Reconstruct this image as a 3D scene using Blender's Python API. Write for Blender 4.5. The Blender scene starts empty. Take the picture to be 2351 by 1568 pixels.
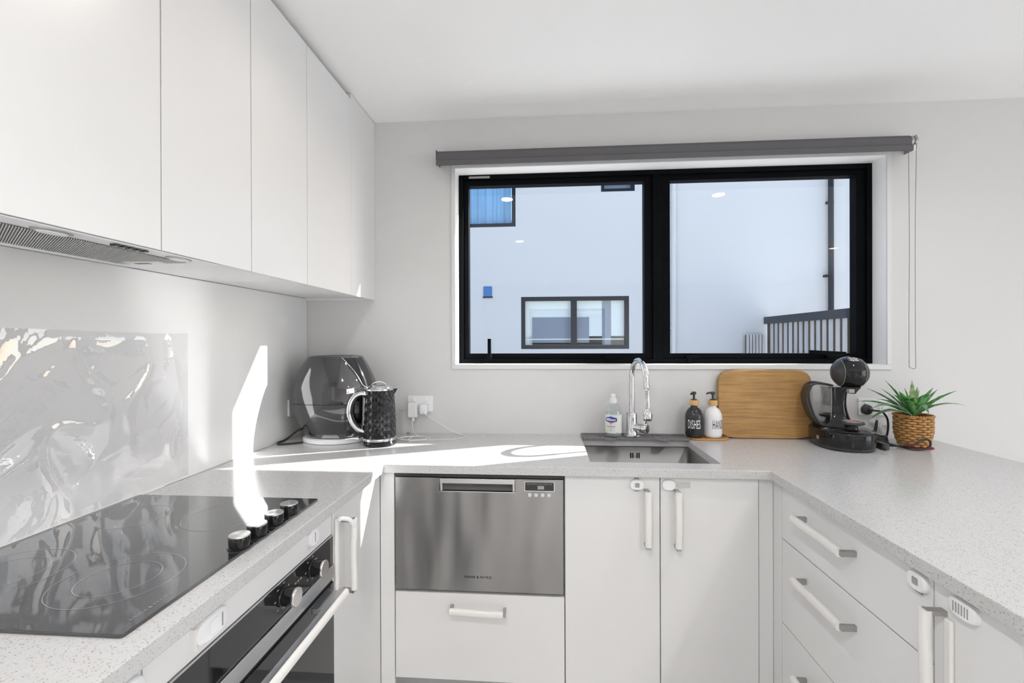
import bpy, bmesh, math, random
from mathutils import Vector, Matrix, noise
random.seed(7)
S = bpy.context.scene
C = S.collection
PI = math.pi

# ------------------------------------------------------------------ camera
cam_d = bpy.data.cameras.new('camera')
cam_d.sensor_width = 36.0
cam_d.lens = 1054.87 / 2351.0 * 36.0
cam_d.clip_start = 0.02
cam = bpy.data.objects.new('camera', cam_d)
C.objects.link(cam)
CAMZ = 1.3359
yaw, pitch, roll = 0.07362, -0.00209, -0.00334
_f = Vector((-math.sin(yaw) * math.cos(pitch), math.cos(yaw) * math.cos(pitch), math.sin(pitch)))
_r = Vector((math.cos(yaw), math.sin(yaw), 0)); _u = _r.cross(_f)
_r2 = math.cos(roll) * _r + math.sin(roll) * _u
_u2 = -math.sin(roll) * _r + math.cos(roll) * _u
cam.matrix_world = Matrix(((_r2.x, _u2.x, -_f.x, 0), (_r2.y, _u2.y, -_f.y, 0), (_r2.z, _u2.z, -_f.z, CAMZ), (0, 0, 0, 1)))
S.camera = cam

# ------------------------------------------------------------------ world, sun, added side light, exposure
world = bpy.data.worlds.new('sky'); S.world = world; world.use_nodes = True
wn = world.node_tree; wn.nodes.clear()
sky = wn.nodes.new('ShaderNodeTexSky'); sky.sky_type = 'NISHITA'; sky.sun_disc = False
SUN_DIR = Vector((1.0, 0.434, 0.631)).normalized()          # towards the sun
sky.sun_elevation = math.asin(SUN_DIR.z); sky.sun_rotation = math.atan2(SUN_DIR.x, SUN_DIR.y)
sky.altitude = 0; sky.air_density = 1.0; sky.dust_density = 1.5; sky.ozone_density = 1.0
bg = wn.nodes.new('ShaderNodeBackground'); bg.inputs['Strength'].default_value = 0.30
wo = wn.nodes.new('ShaderNodeOutputWorld')
hs = wn.nodes.new('ShaderNodeHueSaturation'); hs.inputs['Saturation'].default_value = .82
wn.links.new(sky.outputs[0], hs.inputs['Color']); wn.links.new(hs.outputs[0], bg.inputs['Color']); wn.links.new(bg.outputs[0], wo.inputs['Surface'])
sun_d = bpy.data.lights.new('sun', 'SUN'); sun_d.energy = 22.0; sun_d.angle = math.radians(0.53); sun_d.color = (1, .985, .965)
sun = bpy.data.objects.new('sun', sun_d); C.objects.link(sun)
sun.rotation_euler = (-SUN_DIR).to_track_quat('-Z', 'Y').to_euler()
# added fill lamp at an invented, unseen window in the right-hand wall
fill_d = bpy.data.lights.new('added_side_light', 'AREA'); fill_d.shape = 'RECTANGLE'; fill_d.size = 3.0; fill_d.size_y = 2.0
fill_d.energy = 46; fill_d.color = (.985, .99, 1.0)
fill = bpy.data.objects.new('added_side_light', fill_d); C.objects.link(fill)
fill.location = (4.585, -.75, 1.15); fill.rotation_euler = (PI / 2, 0, PI / 2)
vs = S.view_settings
S.display_settings.display_device = 'sRGB'
vs.view_transform = 'Standard'; vs.look = 'None'; vs.gamma = 1.0; vs.exposure = 0.25; vs.use_curve_mapping = False
S.cycles.max_bounces = 10; S.cycles.diffuse_bounces = 5; S.cycles.glossy_bounces = 4; S.cycles.transparent_max_bounces = 24
S.cycles.blur_glossy = 0.0; S.cycles.sample_clamp_indirect = 0
S.cycles.use_denoising = True; S.cycles.use_adaptive_sampling = True; S.cycles.adaptive_threshold = .02

# ------------------------------------------------------------------ measured room
XW, XU, XL, XR, XP = -1.155, -0.811, -0.573, 0.742, 1.672     # left wall, upper fronts, counter edges, peninsula edge
YF, YB = 1.583, 2.138                                         # counter front edge, back wall
ZT, ZS, ZU, ZC = 0.90, 0.870, 1.529, 2.375                    # counter top, slab underside, upper bottoms, ceiling
XE, YE = 4.6, -4.0                                            # far right wall, rear wall

# ------------------------------------------------------------------ materials
MATS = {}
def nodes(name):
    m = bpy.data.materials.new(name); m.use_nodes = True
    nt = m.node_tree
    return m, nt, nt.nodes['Principled BSDF'], nt.nodes['Material Output']
def pm(name, col, rough=.5, metal=0., spec=.5, coat=0., bump=0., bscale=60., var=0., vscale=8., trans=0., ior=1.5, sheen=0., stretch=None, aniso=0.):
    m, nt, b, o = nodes(name)
    c = tuple(col) + (1,) if len(col) == 3 else col
    b.inputs['Base Color'].default_value = c; b.inputs['Roughness'].default_value = rough
    b.inputs['Metallic'].default_value = metal; b.inputs['Specular IOR Level'].default_value = spec
    b.inputs['Coat Weight'].default_value = coat; b.inputs['Coat Roughness'].default_value = .04
    b.inputs['Transmission Weight'].default_value = trans; b.inputs['IOR'].default_value = ior
    b.inputs['Sheen Weight'].default_value = sheen
    tc = nt.nodes.new('ShaderNodeTexCoord'); mp = nt.nodes.new('ShaderNodeMapping')
    nt.links.new(tc.outputs['Object'], mp.inputs['Vector'])
    if stretch: mp.inputs['Scale'].default_value = stretch
    if var > 0:
        n = nt.nodes.new('ShaderNodeTexNoise'); n.inputs['Scale'].default_value = vscale; n.inputs['Detail'].default_value = 5
        nt.links.new(mp.outputs[0], n.inputs['Vector'])
        r = nt.nodes.new('ShaderNodeMapRange'); r.inputs['To Min'].default_value = 1 - var; r.inputs['To Max'].default_value = 1 + var
        nt.links.new(n.outputs['Fac'], r.inputs['Value'])
        mx = nt.nodes.new('ShaderNodeVectorMath'); mx.operation = 'SCALE'; mx.inputs[0].default_value = c[:3]
        nt.links.new(r.outputs[0], mx.inputs['Scale']); nt.links.new(mx.outputs[0], b.inputs['Base Color'])
    if bump > 0:
        n2 = nt.nodes.new('ShaderNodeTexNoise'); n2.inputs['Scale'].default_value = bscale; n2.inputs['Detail'].default_value = 3
        nt.links.new(mp.outputs[0], n2.inputs['Vector'])
        bp = nt.nodes.new('ShaderNodeBump'); bp.inputs['Strength'].default_value = bump; bp.inputs['Distance'].default_value = .002
        nt.links.new(n2.outputs['Fac'], bp.inputs['Height']); nt.links.new(bp.outputs[0], b.inputs['Normal'])
    if aniso:
        b.inputs['Anisotropic'].default_value = aniso
        tg = nt.nodes.new('ShaderNodeTangent'); tg.direction_type = 'RADIAL'; tg.axis = 'Z'
        nt.links.new(tg.outputs[0], b.inputs['Tangent'])
    MATS[name] = m
    return m
def thin_glass(name, tint=(1, 1, 1), base=.05, rough=0.0, bump=0., bscale=20., haze=0., haze_col=(.9, .9, .9)):
    m, nt, b, o = nodes(name); nt.nodes.remove(b)
    t = nt.nodes.new('ShaderNodeBsdfTransparent'); t.inputs[0].default_value = tuple(tint) + (1,)
    g = nt.nodes.new('ShaderNodeBsdfGlossy'); g.inputs['Roughness'].default_value = rough; g.inputs['Color'].default_value = (1, 1, 1, 1)
    lw = nt.nodes.new('ShaderNodeLayerWeight'); lw.inputs['Blend'].default_value = .5
    pw = nt.nodes.new('ShaderNodeMath'); pw.operation = 'POWER'; pw.inputs[1].default_value = 5
    ma = nt.nodes.new('ShaderNodeMath'); ma.operation = 'MULTIPLY_ADD'; ma.inputs[1].default_value = 1 - base; ma.inputs[2].default_value = base
    mx = nt.nodes.new('ShaderNodeMixShader')
    nt.links.new(lw.outputs['Facing'], pw.inputs[0]); nt.links.new(pw.outputs[0], ma.inputs[0]); nt.links.new(ma.outputs[0], mx.inputs[0])
    first = t
    if haze > 0:
        d = nt.nodes.new('ShaderNodeBsdfDiffuse'); d.inputs[0].default_value = tuple(haze_col) + (1,)
        m2 = nt.nodes.new('ShaderNodeMixShader'); m2.inputs[0].default_value = haze
        nt.links.new(t.outputs[0], m2.inputs[1]); nt.links.new(d.outputs[0], m2.inputs[2]); first = m2
    nt.links.new(first.outputs[0], mx.inputs[1]); nt.links.new(g.outputs[0], mx.inputs[2])
    if bump:
        tc = nt.nodes.new('ShaderNodeTexCoord'); n2 = nt.nodes.new('ShaderNodeTexNoise'); n2.inputs['Scale'].default_value = bscale
        bp = nt.nodes.new('ShaderNodeBump'); bp.inputs['Strength'].default_value = bump; bp.inputs['Distance'].default_value = .003
        nt.links.new(tc.outputs['Object'], n2.inputs['Vector']); nt.links.new(n2.outputs['Fac'], bp.inputs['Height'])
        nt.links.new(bp.outputs[0], g.inputs['Normal']); nt.links.new(bp.outputs[0], lw.inputs['Normal'])
    nt.links.new(mx.outputs[0], o.inputs['Surface'])
    MATS[name] = m
    return m
def emit(name, col, s):
    m, nt, b, o = nodes(name)
    b.inputs['Base Color'].default_value = (.9, .9, .9, 1)
    b.inputs['Emission Color'].default_value = tuple(col) + (1,); b.inputs['Emission Strength'].default_value = s
    MATS[name] = m; return m
def quartz(name):
    m, nt, b, o = nodes(name)
    tc = nt.nodes.new('ShaderNodeTexCoord')
    nz = nt.nodes.new('ShaderNodeTexNoise'); nz.inputs['Scale'].default_value = 90; nz.inputs['Detail'].default_value = 4
    nt.links.new(tc.outputs['Object'], nz.inputs['Vector'])
    def specks(scale, thr, rnd):
        v = nt.nodes.new('ShaderNodeTexVoronoi'); v.inputs['Scale'].default_value = scale
        nt.links.new(tc.outputs['Object'], v.inputs['Vector'])
        lt = nt.nodes.new('ShaderNodeMath'); lt.operation = 'LESS_THAN'; lt.inputs[1].default_value = thr
        nt.links.new(v.outputs['Distance'], lt.inputs[0])
        sp = nt.nodes.new('ShaderNodeSeparateColor'); nt.links.new(v.outputs['Color'], sp.inputs[0])
        gt = nt.nodes.new('ShaderNodeMath'); gt.operation = 'GREATER_THAN'; gt.inputs[1].default_value = rnd
        nt.links.new(sp.outputs[0], gt.inputs[0])
        mu = nt.nodes.new('ShaderNodeMath'); mu.operation = 'MULTIPLY'
        nt.links.new(lt.outputs[0], mu.inputs[0]); nt.links.new(gt.outputs[0], mu.inputs[1])
        return mu
    s1 = specks(300, .36, .70); s2 = specks(520, .38, .6); s3 = specks(210, .28, .88)
    def mix(a, col, fac_node, k):
        mu = nt.nodes.new('ShaderNodeMath'); mu.operation = 'MULTIPLY'; mu.inputs[1].default_value = k
        nt.links.new(fac_node.outputs[0], mu.inputs[0])
        mx = nt.nodes.new('ShaderNodeMix'); mx.data_type = 'RGBA'
        nt.links.new(mu.outputs[0], mx.inputs['Factor'])
        if isinstance(a, tuple): mx.inputs['A'].default_value = a + (1,)
        else: nt.links.new(a.outputs['Result'], mx.inputs['A'])
        mx.inputs['B'].default_value = col + (1,)
        return mx
    r = mix((.56, .556, .552), (.44, .436, .432), nz, .45)
    r = mix(r, (.42, .41, .40), s2, .6); r = mix(r, (.28, .27, .26), s1, .65); r = mix(r, (.15, .145, .14), s3, .7)
    nt.links.new(r.outputs['Result'], b.inputs['Base Color'])
    b.inputs['Roughness'].default_value = .20; b.inputs['Specular IOR Level'].default_value = .5
    MATS[name] = m; return m
def bamboo(name, c1, c2, scale=(3, 60, 60), rough=.45):
    m, nt, b, o = nodes(name)
    tc = nt.nodes.new('ShaderNodeTexCoord'); mp = nt.nodes.new('ShaderNodeMapping'); mp.inputs['Scale'].default_value = scale
    nt.links.new(tc.outputs['Object'], mp.inputs['Vector'])
    n = nt.nodes.new('ShaderNodeTexNoise'); n.inputs['Scale'].default_value = 2.2; n.inputs['Detail'].default_value = 8; n.inputs['Roughness'].default_value = .68
    nt.links.new(mp.outputs[0], n.inputs['Vector'])
    big = nt.nodes.new('ShaderNodeTexNoise'); big.inputs['Scale'].default_value = 7; big.inputs['Detail'].default_value = 3
    nt.links.new(tc.outputs['Object'], big.inputs['Vector'])
    ad = nt.nodes.new('ShaderNodeMath'); ad.operation = 'MULTIPLY_ADD'; ad.inputs[1].default_value = .45
    nt.links.new(big.outputs['Fac'], ad.inputs[0]); nt.links.new(n.outputs['Fac'], ad.inputs[2])
    cr = nt.nodes.new('ShaderNodeValToRGB'); cr.color_ramp.elements[0].position = .42; cr.color_ramp.elements[1].position = .95
    cr.color_ramp.elements[0].color = tuple(c1) + (1,); cr.color_ramp.elements[1].color = tuple(c2) + (1,)
    nt.links.new(ad.outputs[0], cr.inputs[0]); nt.links.new(cr.outputs[0], b.inputs['Base Color'])
    bp = nt.nodes.new('ShaderNodeBump'); bp.inputs['Strength'].default_value = .15; bp.inputs['Distance'].default_value = .001
    nt.links.new(n.outputs['Fac'], bp.inputs['Height']); nt.links.new(bp.outputs[0], b.inputs['Normal'])
    b.inputs['Roughness'].default_value = rough
    MATS[name] = m; return m
def steel_panel(name, col=(.29, .284, .28), rough=.2):
    """brushed stainless steel: fine grooves along x, gentle waviness of the sheet"""
    m, nt, b, o = nodes(name)
    b.inputs['Base Color'].default_value = col + (1,); b.inputs['Metallic'].default_value = 1; b.inputs['Roughness'].default_value = rough
    tc = nt.nodes.new('ShaderNodeTexCoord'); mp = nt.nodes.new('ShaderNodeMapping'); mp.inputs['Scale'].default_value = (4, 40, 900)
    nt.links.new(tc.outputs['Object'], mp.inputs['Vector'])
    n = nt.nodes.new('ShaderNodeTexNoise'); n.inputs['Scale'].default_value = 1.0; n.inputs['Detail'].default_value = 2
    nt.links.new(mp.outputs[0], n.inputs['Vector'])
    mp2 = nt.nodes.new('ShaderNodeMapping'); mp2.inputs['Scale'].default_value = (7, 1, 1.6)
    nt.links.new(tc.outputs['Object'], mp2.inputs['Vector'])
    n2 = nt.nodes.new('ShaderNodeTexNoise'); n2.inputs['Scale'].default_value = 1.0; n2.inputs['Detail'].default_value = 1
    nt.links.new(mp2.outputs[0], n2.inputs['Vector'])
    b1 = nt.nodes.new('ShaderNodeBump'); b1.inputs['Strength'].default_value = .05; b1.inputs['Distance'].default_value = .001
    nt.links.new(n.outputs['Fac'], b1.inputs['Height'])
    b2 = nt.nodes.new('ShaderNodeBump'); b2.inputs['Strength'].default_value = 1; b2.inputs['Distance'].default_value = .03
    nt.links.new(n2.outputs['Fac'], b2.inputs['Height']); nt.links.new(b2.outputs[0], b1.inputs['Normal'])
    nt.links.new(b1.outputs[0], b.inputs['Normal'])
    b.inputs['Anisotropic'].default_value = .85
    tg = nt.nodes.new('ShaderNodeTangent'); tg.direction_type = 'RADIAL'; tg.axis = 'Z'
    nt.links.new(tg.outputs[0], b.inputs['Tangent'])
    MATS[name] = m; return m
def leaf_mat(name, c1, c2):
    m, nt, b, o = nodes(name)
    tc = nt.nodes.new('ShaderNodeTexCoord')
    n = nt.nodes.new('ShaderNodeTexNoise'); n.inputs['Scale'].default_value = 45; n.inputs['Detail'].default_value = 4
    nt.links.new(tc.outputs['Object'], n.inputs['Vector'])
    cr = nt.nodes.new('ShaderNodeValToRGB'); cr.color_ramp.elements[0].position = .38; cr.color_ramp.elements[1].position = .66
    cr.color_ramp.elements[0].color = tuple(c1) + (1,); cr.color_ramp.elements[1].color = tuple(c2) + (1,)
    nt.links.new(n.outputs['Fac'], cr.inputs[0]); nt.links.new(cr.outputs[0], b.inputs['Base Color'])
    b.inputs['Roughness'].default_value = .45
    MATS[name] = m; return m

pm('wall_paint', (.63, .625, .62), .55, bump=.08, bscale=260, var=.008, vscale=3)
pm('ceiling_paint', (.88, .877, .873), .7, bump=.05, bscale=200)
pm('cabinet_white', (.70, .697, .694), .32, var=.006, vscale=4)
pm('carcass', (.35, .35, .35), .6)
pm('shelf_white', (.76, .755, .75), .4)
pm('splash_glass', (.72, .718, .715), .38, spec=.35)
pm('kick', (.42, .42, .42), .4)
pm('floor_tile', (.70, .69, .68), .35, var=.04, vscale=5)
quartz('quartz')
pm('window_black', (.0025, .003, .004), .5, spec=.06)
pm('reveal_white', (.90, .90, .90), .4)
pm('trim_paint', (.68, .677, .673), .45)
thin_glass('pane_glass', (.97, .985, 1.0), .026)
pm('blind_fabric', (.115, .112, .118), .85, bump=.2, bscale=700, var=.05, vscale=30)
pm('bracket_grey', (.38, .38, .38), .3, metal=.6)
pm('chain_steel', (.30, .29, .28), .35, metal=.8)
pm('plastic_white', (.78, .78, .79), .35)
pm('foam_white', (.76, .745, .72), .6, bump=.1, bscale=300)
pm('clear_plastic', (.80, .80, .80), .2, spec=.5)
pm('latch_grey', (.30, .30, .30), .4)
pm('satin_nickel', (.42, .41, .40), .35, metal=1)
pm('chrome', (.72, .72, .73), .06, metal=1)
pm('steel', (.60, .595, .59), .30, metal=1, bump=.04, bscale=1.0, stretch=(8, 8, 700))
steel_panel('steel_panel')
pm('steel_sink', (.30, .293, .29), .48, metal=1, bump=.03, bscale=1.0, stretch=(8, 500, 500))
pm('steel_spun', (.72, .71, .69), .22, metal=1, aniso=.8)
pm('black_glass', (.012, .012, .013), .04, spec=.6)
pm('hob_glass', (.016, .016, .018), .055, spec=1.0, coat=.7, var=.3, vscale=30)
pm('hob_print', (.30, .30, .305), .08, spec=1.0, coat=.7)
pm('black_gloss', (.008, .008, .009), .05, spec=.4)
pm('scoop_steel', (.30, .295, .29), .45, metal=.5)
pm('black_satin', (.03, .03, .032), .32)
pm('black_matte', (.02, .02, .02), .55)
pm('fryer_black', (.028, .027, .028), .07, spec=.9, coat=.6)
pm('silver_trim', (.62, .62, .62), .15, metal=1)
pm('dark_gap', (.01, .01, .01), .8)
pm('cord_black', (.015, .015, .015), .45)
pm('cord_white', (.72, .72, .72), .4)
pm('mat_grey', (.17, .166, .173), .55)
pm('soap_black', (.02, .02, .022), .18, var=.1, vscale=40)
pm('soap_white', (.74, .735, .75), .22)
pm('ink_white', (.82, .82, .82), .5)
pm('ink_black', (.02, .02, .02), .5)
pm('ink_navy', (.02, .045, .30), .4)
pm('ink_pink', (.80, .30, .38), .5)
pm('ink_green', (.10, .42, .22), .5)
pm('ink_mint', (.45, .72, .60), .5)
pm('ink_grey', (.30, .30, .30), .5)
pm('label_paper', (.74, .76, .70), .5)
thin_glass('clear_bottle', (.93, .95, .95), .08, .02, haze=.10, haze_col=(.75, .78, .78))
thin_glass('tank_smoke', (.78, .78, .78), .12, .01)
thin_glass('film', (.95, .95, .955), .085, .02, bump=.12, bscale=40)
thin_glass('clear_strap', (.9, .9, .9), .08, .1, haze=.25)
bamboo('bamboo_board', (.20, .095, .028), (.50, .29, .10))
bamboo('bamboo_light', (.48, .26, .09), (.68, .42, .18), (40, 40, 8), .4)
bamboo('bamboo_tray', (.30, .13, .035), (.52, .27, .085), (5, 40, 40), .4)
pm('wicker', (.42, .215, .065), .55, var=.35, vscale=40)
pm('wicker_dark', (.20, .09, .02), .6)
pm('soil', (.05, .03, .02), .9)
leaf_mat('leaf_green', (.035, .19, .035), (.15, .40, .10))
leaf_mat('leaf_grey', (.07, .19, .08), (.27, .42, .24))
leaf_mat('leaf_pale', (.14, .22, .07), (.36, .42, .22))
pm('red_felt', (.26, .008, .02), .8)
pm('red_print', (.5, .03, .03), .5)
pm('display', (.02, .02, .022), .2)
pm('hood_grey', (.62, .62, .62), .35, metal=.3)
pm('hood_slot', (.10, .095, .09), .7)
pm('house_white', (.56, .578, .60), .8, var=.02, vscale=.6)
pm('house_frame', (.012, .016, .024), .5, spec=.2)
pm('house_pipe_dark', (.016, .02, .03), .5, spec=.2)
pm('house_blind', (.74, .80, .78), .6)
pm('house_curtain', (.22, .43, .64), .7, var=.25, vscale=1.0, stretch=(14, 1, 1))
pm('house_vent', (.03, .15, .42), .5)
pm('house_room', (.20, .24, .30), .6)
pm('fence_slat', (.50, .50, .52), .8, var=.35, vscale=1.0, stretch=(9, 9, 2))
pm('fence_gap', (.075, .05, .032), .9, var=.4, vscale=6)
pm('fence_rail', (.034, .042, .056), .5, spec=.2)
pm('concrete', (.42, .42, .41), .9, var=.08, vscale=2)
emit('lamp_cool', (1, .96, .9), 26); emit('lamp_warm', (1, .78, .5), 26)

# ------------------------------------------------------------------ builders
OFF = {}
class G:
    """collects geometry; .obj() links it as one mesh object"""
    def __init__(s): s.v = []; s.f = []; s.M = None
    def add(s, vs_, fs):
        n = len(s.v)
        for p in vs_:
            p = Vector(p)
            if s.M is not None: p = s.M @ p
            s.v.append(p)
        s.f += [tuple(i + n for i in f) for f in fs]
        return s
    def box(s, x0, x1, y0, y1, z0, z1):
        if x0 > x1: x0, x1 = x1, x0
        if y0 > y1: y0, y1 = y1, y0
        if z0 > z1: z0, z1 = z1, z0
        return s.add([(x0, y0, z0), (x1, y0, z0), (x1, y1, z0), (x0, y1, z0), (x0, y0, z1), (x1, y0, z1), (x1, y1, z1), (x0, y1, z1)],
                     [(0, 3, 2, 1), (4, 5, 6, 7), (0, 1, 5, 4), (1, 2, 6, 5), (2, 3, 7, 6), (3, 0, 4, 7)])
    def lathe(s, prof, seg=32, c=(0, 0, 0), sx=1., sy=1., cap0=True, cap1=True, pw=2.0):
        vs_ = []; fs = []
        for (r, z) in prof:
            for k in range(seg):
                a = 2 * PI * k / seg; ca, sa = math.cos(a), math.sin(a)
                if pw != 2.0:
                    q = (abs(ca) ** pw + abs(sa) ** pw) ** (-1 / pw); ca *= q; sa *= q
                vs_.append((c[0] + r * sx * ca, c[1] + r * sy * sa, c[2] + z))
        for i in range(len(prof) - 1):
            for k in range(seg):
                k2 = (k + 1) % seg
                fs.append((i * seg + k, i * seg + k2, (i + 1) * seg + k2, (i + 1) * seg + k))
        if cap0: fs.append(tuple(range(seg - 1, -1, -1)))
        if cap1: fs.append(tuple((len(prof) - 1) * seg + k for k in range(seg)))
        return s.add(vs_, fs)
    def tube(s, pts, r, seg=10, closed=False, radii=None, flat=None):
        pts = [Vector(p) for p in pts]; n = len(pts)
        vs_ = []; fs = []; up = None
        for i, p in enumerate(pts):
            if closed: t = (pts[(i + 1) % n] - pts[i - 1])
            else: t = (pts[min(i + 1, n - 1)] - pts[max(i - 1, 0)])
            t = t.normalized() if t.length > 1e-9 else Vector((0, 0, 1))
            if up is None:
                up = Vector((0, 0, 1)) if abs(t.z) < .9 else Vector((1, 0, 0))
            a = up - t * up.dot(t)
            a = a.normalized() if a.length > 1e-6 else t.orthogonal().normalized()
            up = a; b_ = t.cross(a)
            rr = radii[i] if radii else r
            ra, rb = (rr, rr) if not flat else (rr * flat[0], rr * flat[1])
            for k in range(seg):
                an = 2 * PI * k / seg
                vs_.append(p + a * ra * math.cos(an) + b_ * rb * math.sin(an))
        m = n if closed else n - 1
        for i in range(m):
            j = (i + 1) % n
            for k in range(seg):
                k2 = (k + 1) % seg
                fs.append((i * seg + k, i * seg + k2, j * seg + k2, j * seg + k))
        if not closed:
            fs.append(tuple(range(seg - 1, -1, -1))); fs.append(tuple((n - 1) * seg + k for k in range(seg)))
        return s.add(vs_, fs)
    def prism(s, outline, h0, h1, axis='z', taper=None):
        """outline of 2-D points extruded along axis; taper scales the second end about the centroid"""
        n = len(outline)
        cx = sum(p[0] for p in outline) / n; cy = sum(p[1] for p in outline) / n
        def P(u, v, w): return {'z': (u, v, w), 'y': (u, w, v), 'x': (w, u, v)}[axis]
        k = taper or 1.0
        vs_ = [P(u, v, h0) for u, v in outline] + [P(cx + (u - cx) * k, cy + (v - cy) * k, h1) for u, v in outline]
        fs = [tuple(range(n - 1, -1, -1)), tuple(range(n, 2 * n))] + [(i, (i + 1) % n, n + (i + 1) % n, n + i) for i in range(n)]
        return s.add(vs_, fs)
    def loft(s, rings, cap=True):
        n = len(rings[0]); vs_ = [p for r in rings for p in r]; fs = []
        for i in range(len(rings) - 1):
            for k in range(n):
                k2 = (k + 1) % n
                fs.append((i * n + k, i * n + k2, (i + 1) * n + k2, (i + 1) * n + k))
        if cap: fs += [tuple(range(n - 1, -1, -1)), tuple((len(rings) - 1) * n + k for k in range(n))]
        return s.add(vs_, fs)
    def grid(s, P, nu, nv):
        vs_ = [P(i / nu, j / nv) for j in range(nv + 1) for i in range(nu + 1)]
        fs = [(j * (nu + 1) + i, j * (nu + 1) + i + 1, (j + 1) * (nu + 1) + i + 1, (j + 1) * (nu + 1) + i) for j in range(nv) for i in range(nu)]
        return s.add(vs_, fs)
    def obj(s, name, mat, parent=None, world=True, smooth=None, bevel=0., bseg=2, label=None, cat=None, group=None, kind=None, recalc=True, subsurf=0):
        me = bpy.data.meshes.new(name)
        off = Vector((0, 0, 0))
        if parent is not None:
            if world: off = OFF.get(parent.name, Vector((0, 0, 0)))
        else:
            xs = [p.x for p in s.v]; ys = [p.y for p in s.v]; zs = [p.z for p in s.v]
            off = Vector(((min(xs) + max(xs)) / 2, (min(ys) + max(ys)) / 2, min(zs)))
        me.from_pydata([tuple(p - off) for p in s.v], [], s.f)
        if recalc:
            bm = bmesh.new(); bm.from_mesh(me); bmesh.ops.recalc_face_normals(bm, faces=bm.faces); bm.to_mesh(me); bm.free()
        me.materials.append(MATS[mat] if isinstance(mat, str) else mat)
        if smooth is not None:
            me.polygons.foreach_set('use_smooth', [True] * len(me.polygons))
            me.set_sharp_from_angle(angle=math.radians(smooth))
        o = bpy.data.objects.new(name, me); C.objects.link(o)
        if parent is not None:
            o.parent = parent; OFF[o.name] = OFF.get(parent.name, Vector((0, 0, 0)))
        else:
            o.location = off; OFF[o.name] = off
        if bevel:
            b = o.modifiers.new('bevel', 'BEVEL'); b.width = bevel; b.segments = bseg; b.limit_method = 'ANGLE'; b.angle_limit = math.radians(40)
            if smooth is None:
                me.polygons.foreach_set('use_smooth', [True] * len(me.polygons)); b.harden_normals = True
        if subsurf:
            q = o.modifiers.new('subsurf', 'SUBSURF'); q.levels = subsurf; q.render_levels = subsurf
        tag(o, label, cat, group, kind)
        return o
def tag(o, label=None, cat=None, group=None, kind=None):
    if label: o['label'] = label
    if cat: o['category'] = cat
    if group: o['group'] = group
    if kind: o['kind'] = kind
    return o
def thing(name, label, cat, loc=(0, 0, 0), rz=0., group=None, kind=None):
    o = bpy.data.objects.new(name, None); C.objects.link(o); o.empty_display_size = .05
    o.location = loc; o.rotation_euler = (0, 0, rz); OFF[o.name] = Vector(loc)
    return tag(o, label, cat, group, kind)
def box(name, mat, parent, x0, x1, y0, y1, z0, z1, bevel=.0, **k):
    return G().box(x0, x1, y0, y1, z0, z1).obj(name, mat, parent, bevel=bevel, **k)
def catmull(pts, n=8, closed=False):
    P = [Vector(p) for p in pts]; out = []; m = len(P)
    rng = range(m) if closed else range(m - 1)
    for i in rng:
        if closed: a, b, c, d = P[i - 1], P[i], P[(i + 1) % m], P[(i + 2) % m]
        else: a, b, c, d = P[max(i - 1, 0)], P[i], P[i + 1], P[min(i + 2, m - 1)]
        for k in range(n):
            t = k / n
            out.append(.5 * ((2 * b) + (c - a) * t + (2 * a - 5 * b + 4 * c - d) * t * t + (3 * b - a - 3 * c + d) * t ** 3))
    if not closed: out.append(P[-1])
    return out
def rrect(x0, x1, y0, y1, r, n=5):
    out = []
    for cx, cy, a0 in ((x1 - r, y1 - r, 0), (x0 + r, y1 - r, PI / 2), (x0 + r, y0 + r, PI), (x1 - r, y0 + r, 1.5 * PI)):
        for k in range(n + 1):
            a = a0 + PI / 2 * k / n
            out.append((cx + r * math.cos(a), cy + r * math.sin(a)))
    return out
def ellipse(cx, cy, rx, ry, n=28, pw=2.0):
    out = []
    for k in range(n):
        a = 2 * PI * k / n; ca, sa = math.cos(a), math.sin(a)
        if pw != 2.0:
            q = (abs(ca) ** pw + abs(sa) ** pw) ** (-1 / pw); ca *= q; sa *= q
        out.append((cx + rx * ca, cy + ry * sa))
    return out
def text_geo(string, size, sx=1.0, spacing=1.0, extrude=0.0, bold=0.0):
    cu = bpy.data.curves.new('txt', 'FONT'); cu.body = string; cu.size = size; cu.align_x = 'CENTER'; cu.align_y = 'CENTER'
    cu.space_character = spacing; cu.extrude = extrude; cu.resolution_u = 3; cu.offset = bold
    ob = bpy.data.objects.new('txt', cu); C.objects.link(ob)
    dg = bpy.context.evaluated_depsgraph_get(); dg.update()
    me = bpy.data.meshes.new_from_object(ob.evaluated_get(dg))
    v = [(p.co.x * sx, p.co.y, p.co.z) for p in me.vertices]; f = [tuple(p.vertices) for p in me.polygons]
    bpy.data.objects.remove(ob); bpy.data.curves.remove(cu); bpy.data.meshes.remove(me)
    return v, f
def text_flat(name, string, size, origin, ux, uy, mat, parent, lift=.0004, world=True, **k):
    v, f = text_geo(string, size, **k); ux = Vector(ux); uy = Vector(uy); n = ux.cross(uy)
    g = G().add([Vector(origin) + ux * p[0] + uy * p[1] + n * lift for p in v], f)
    return g.obj(name, mat, parent, world=world, recalc=False)
def text_cyl(name, string, size, R, th0, z, mat, parent, **k):
    v, f = text_geo(string, size, **k)
    g = G().add([((R + .0004) * math.cos(th0 + p[0] / R), (R + .0004) * math.sin(th0 + p[0] / R), z + p[1]) for p in v], f)
    return g.obj(name, mat, parent, world=False, recalc=False)
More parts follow.
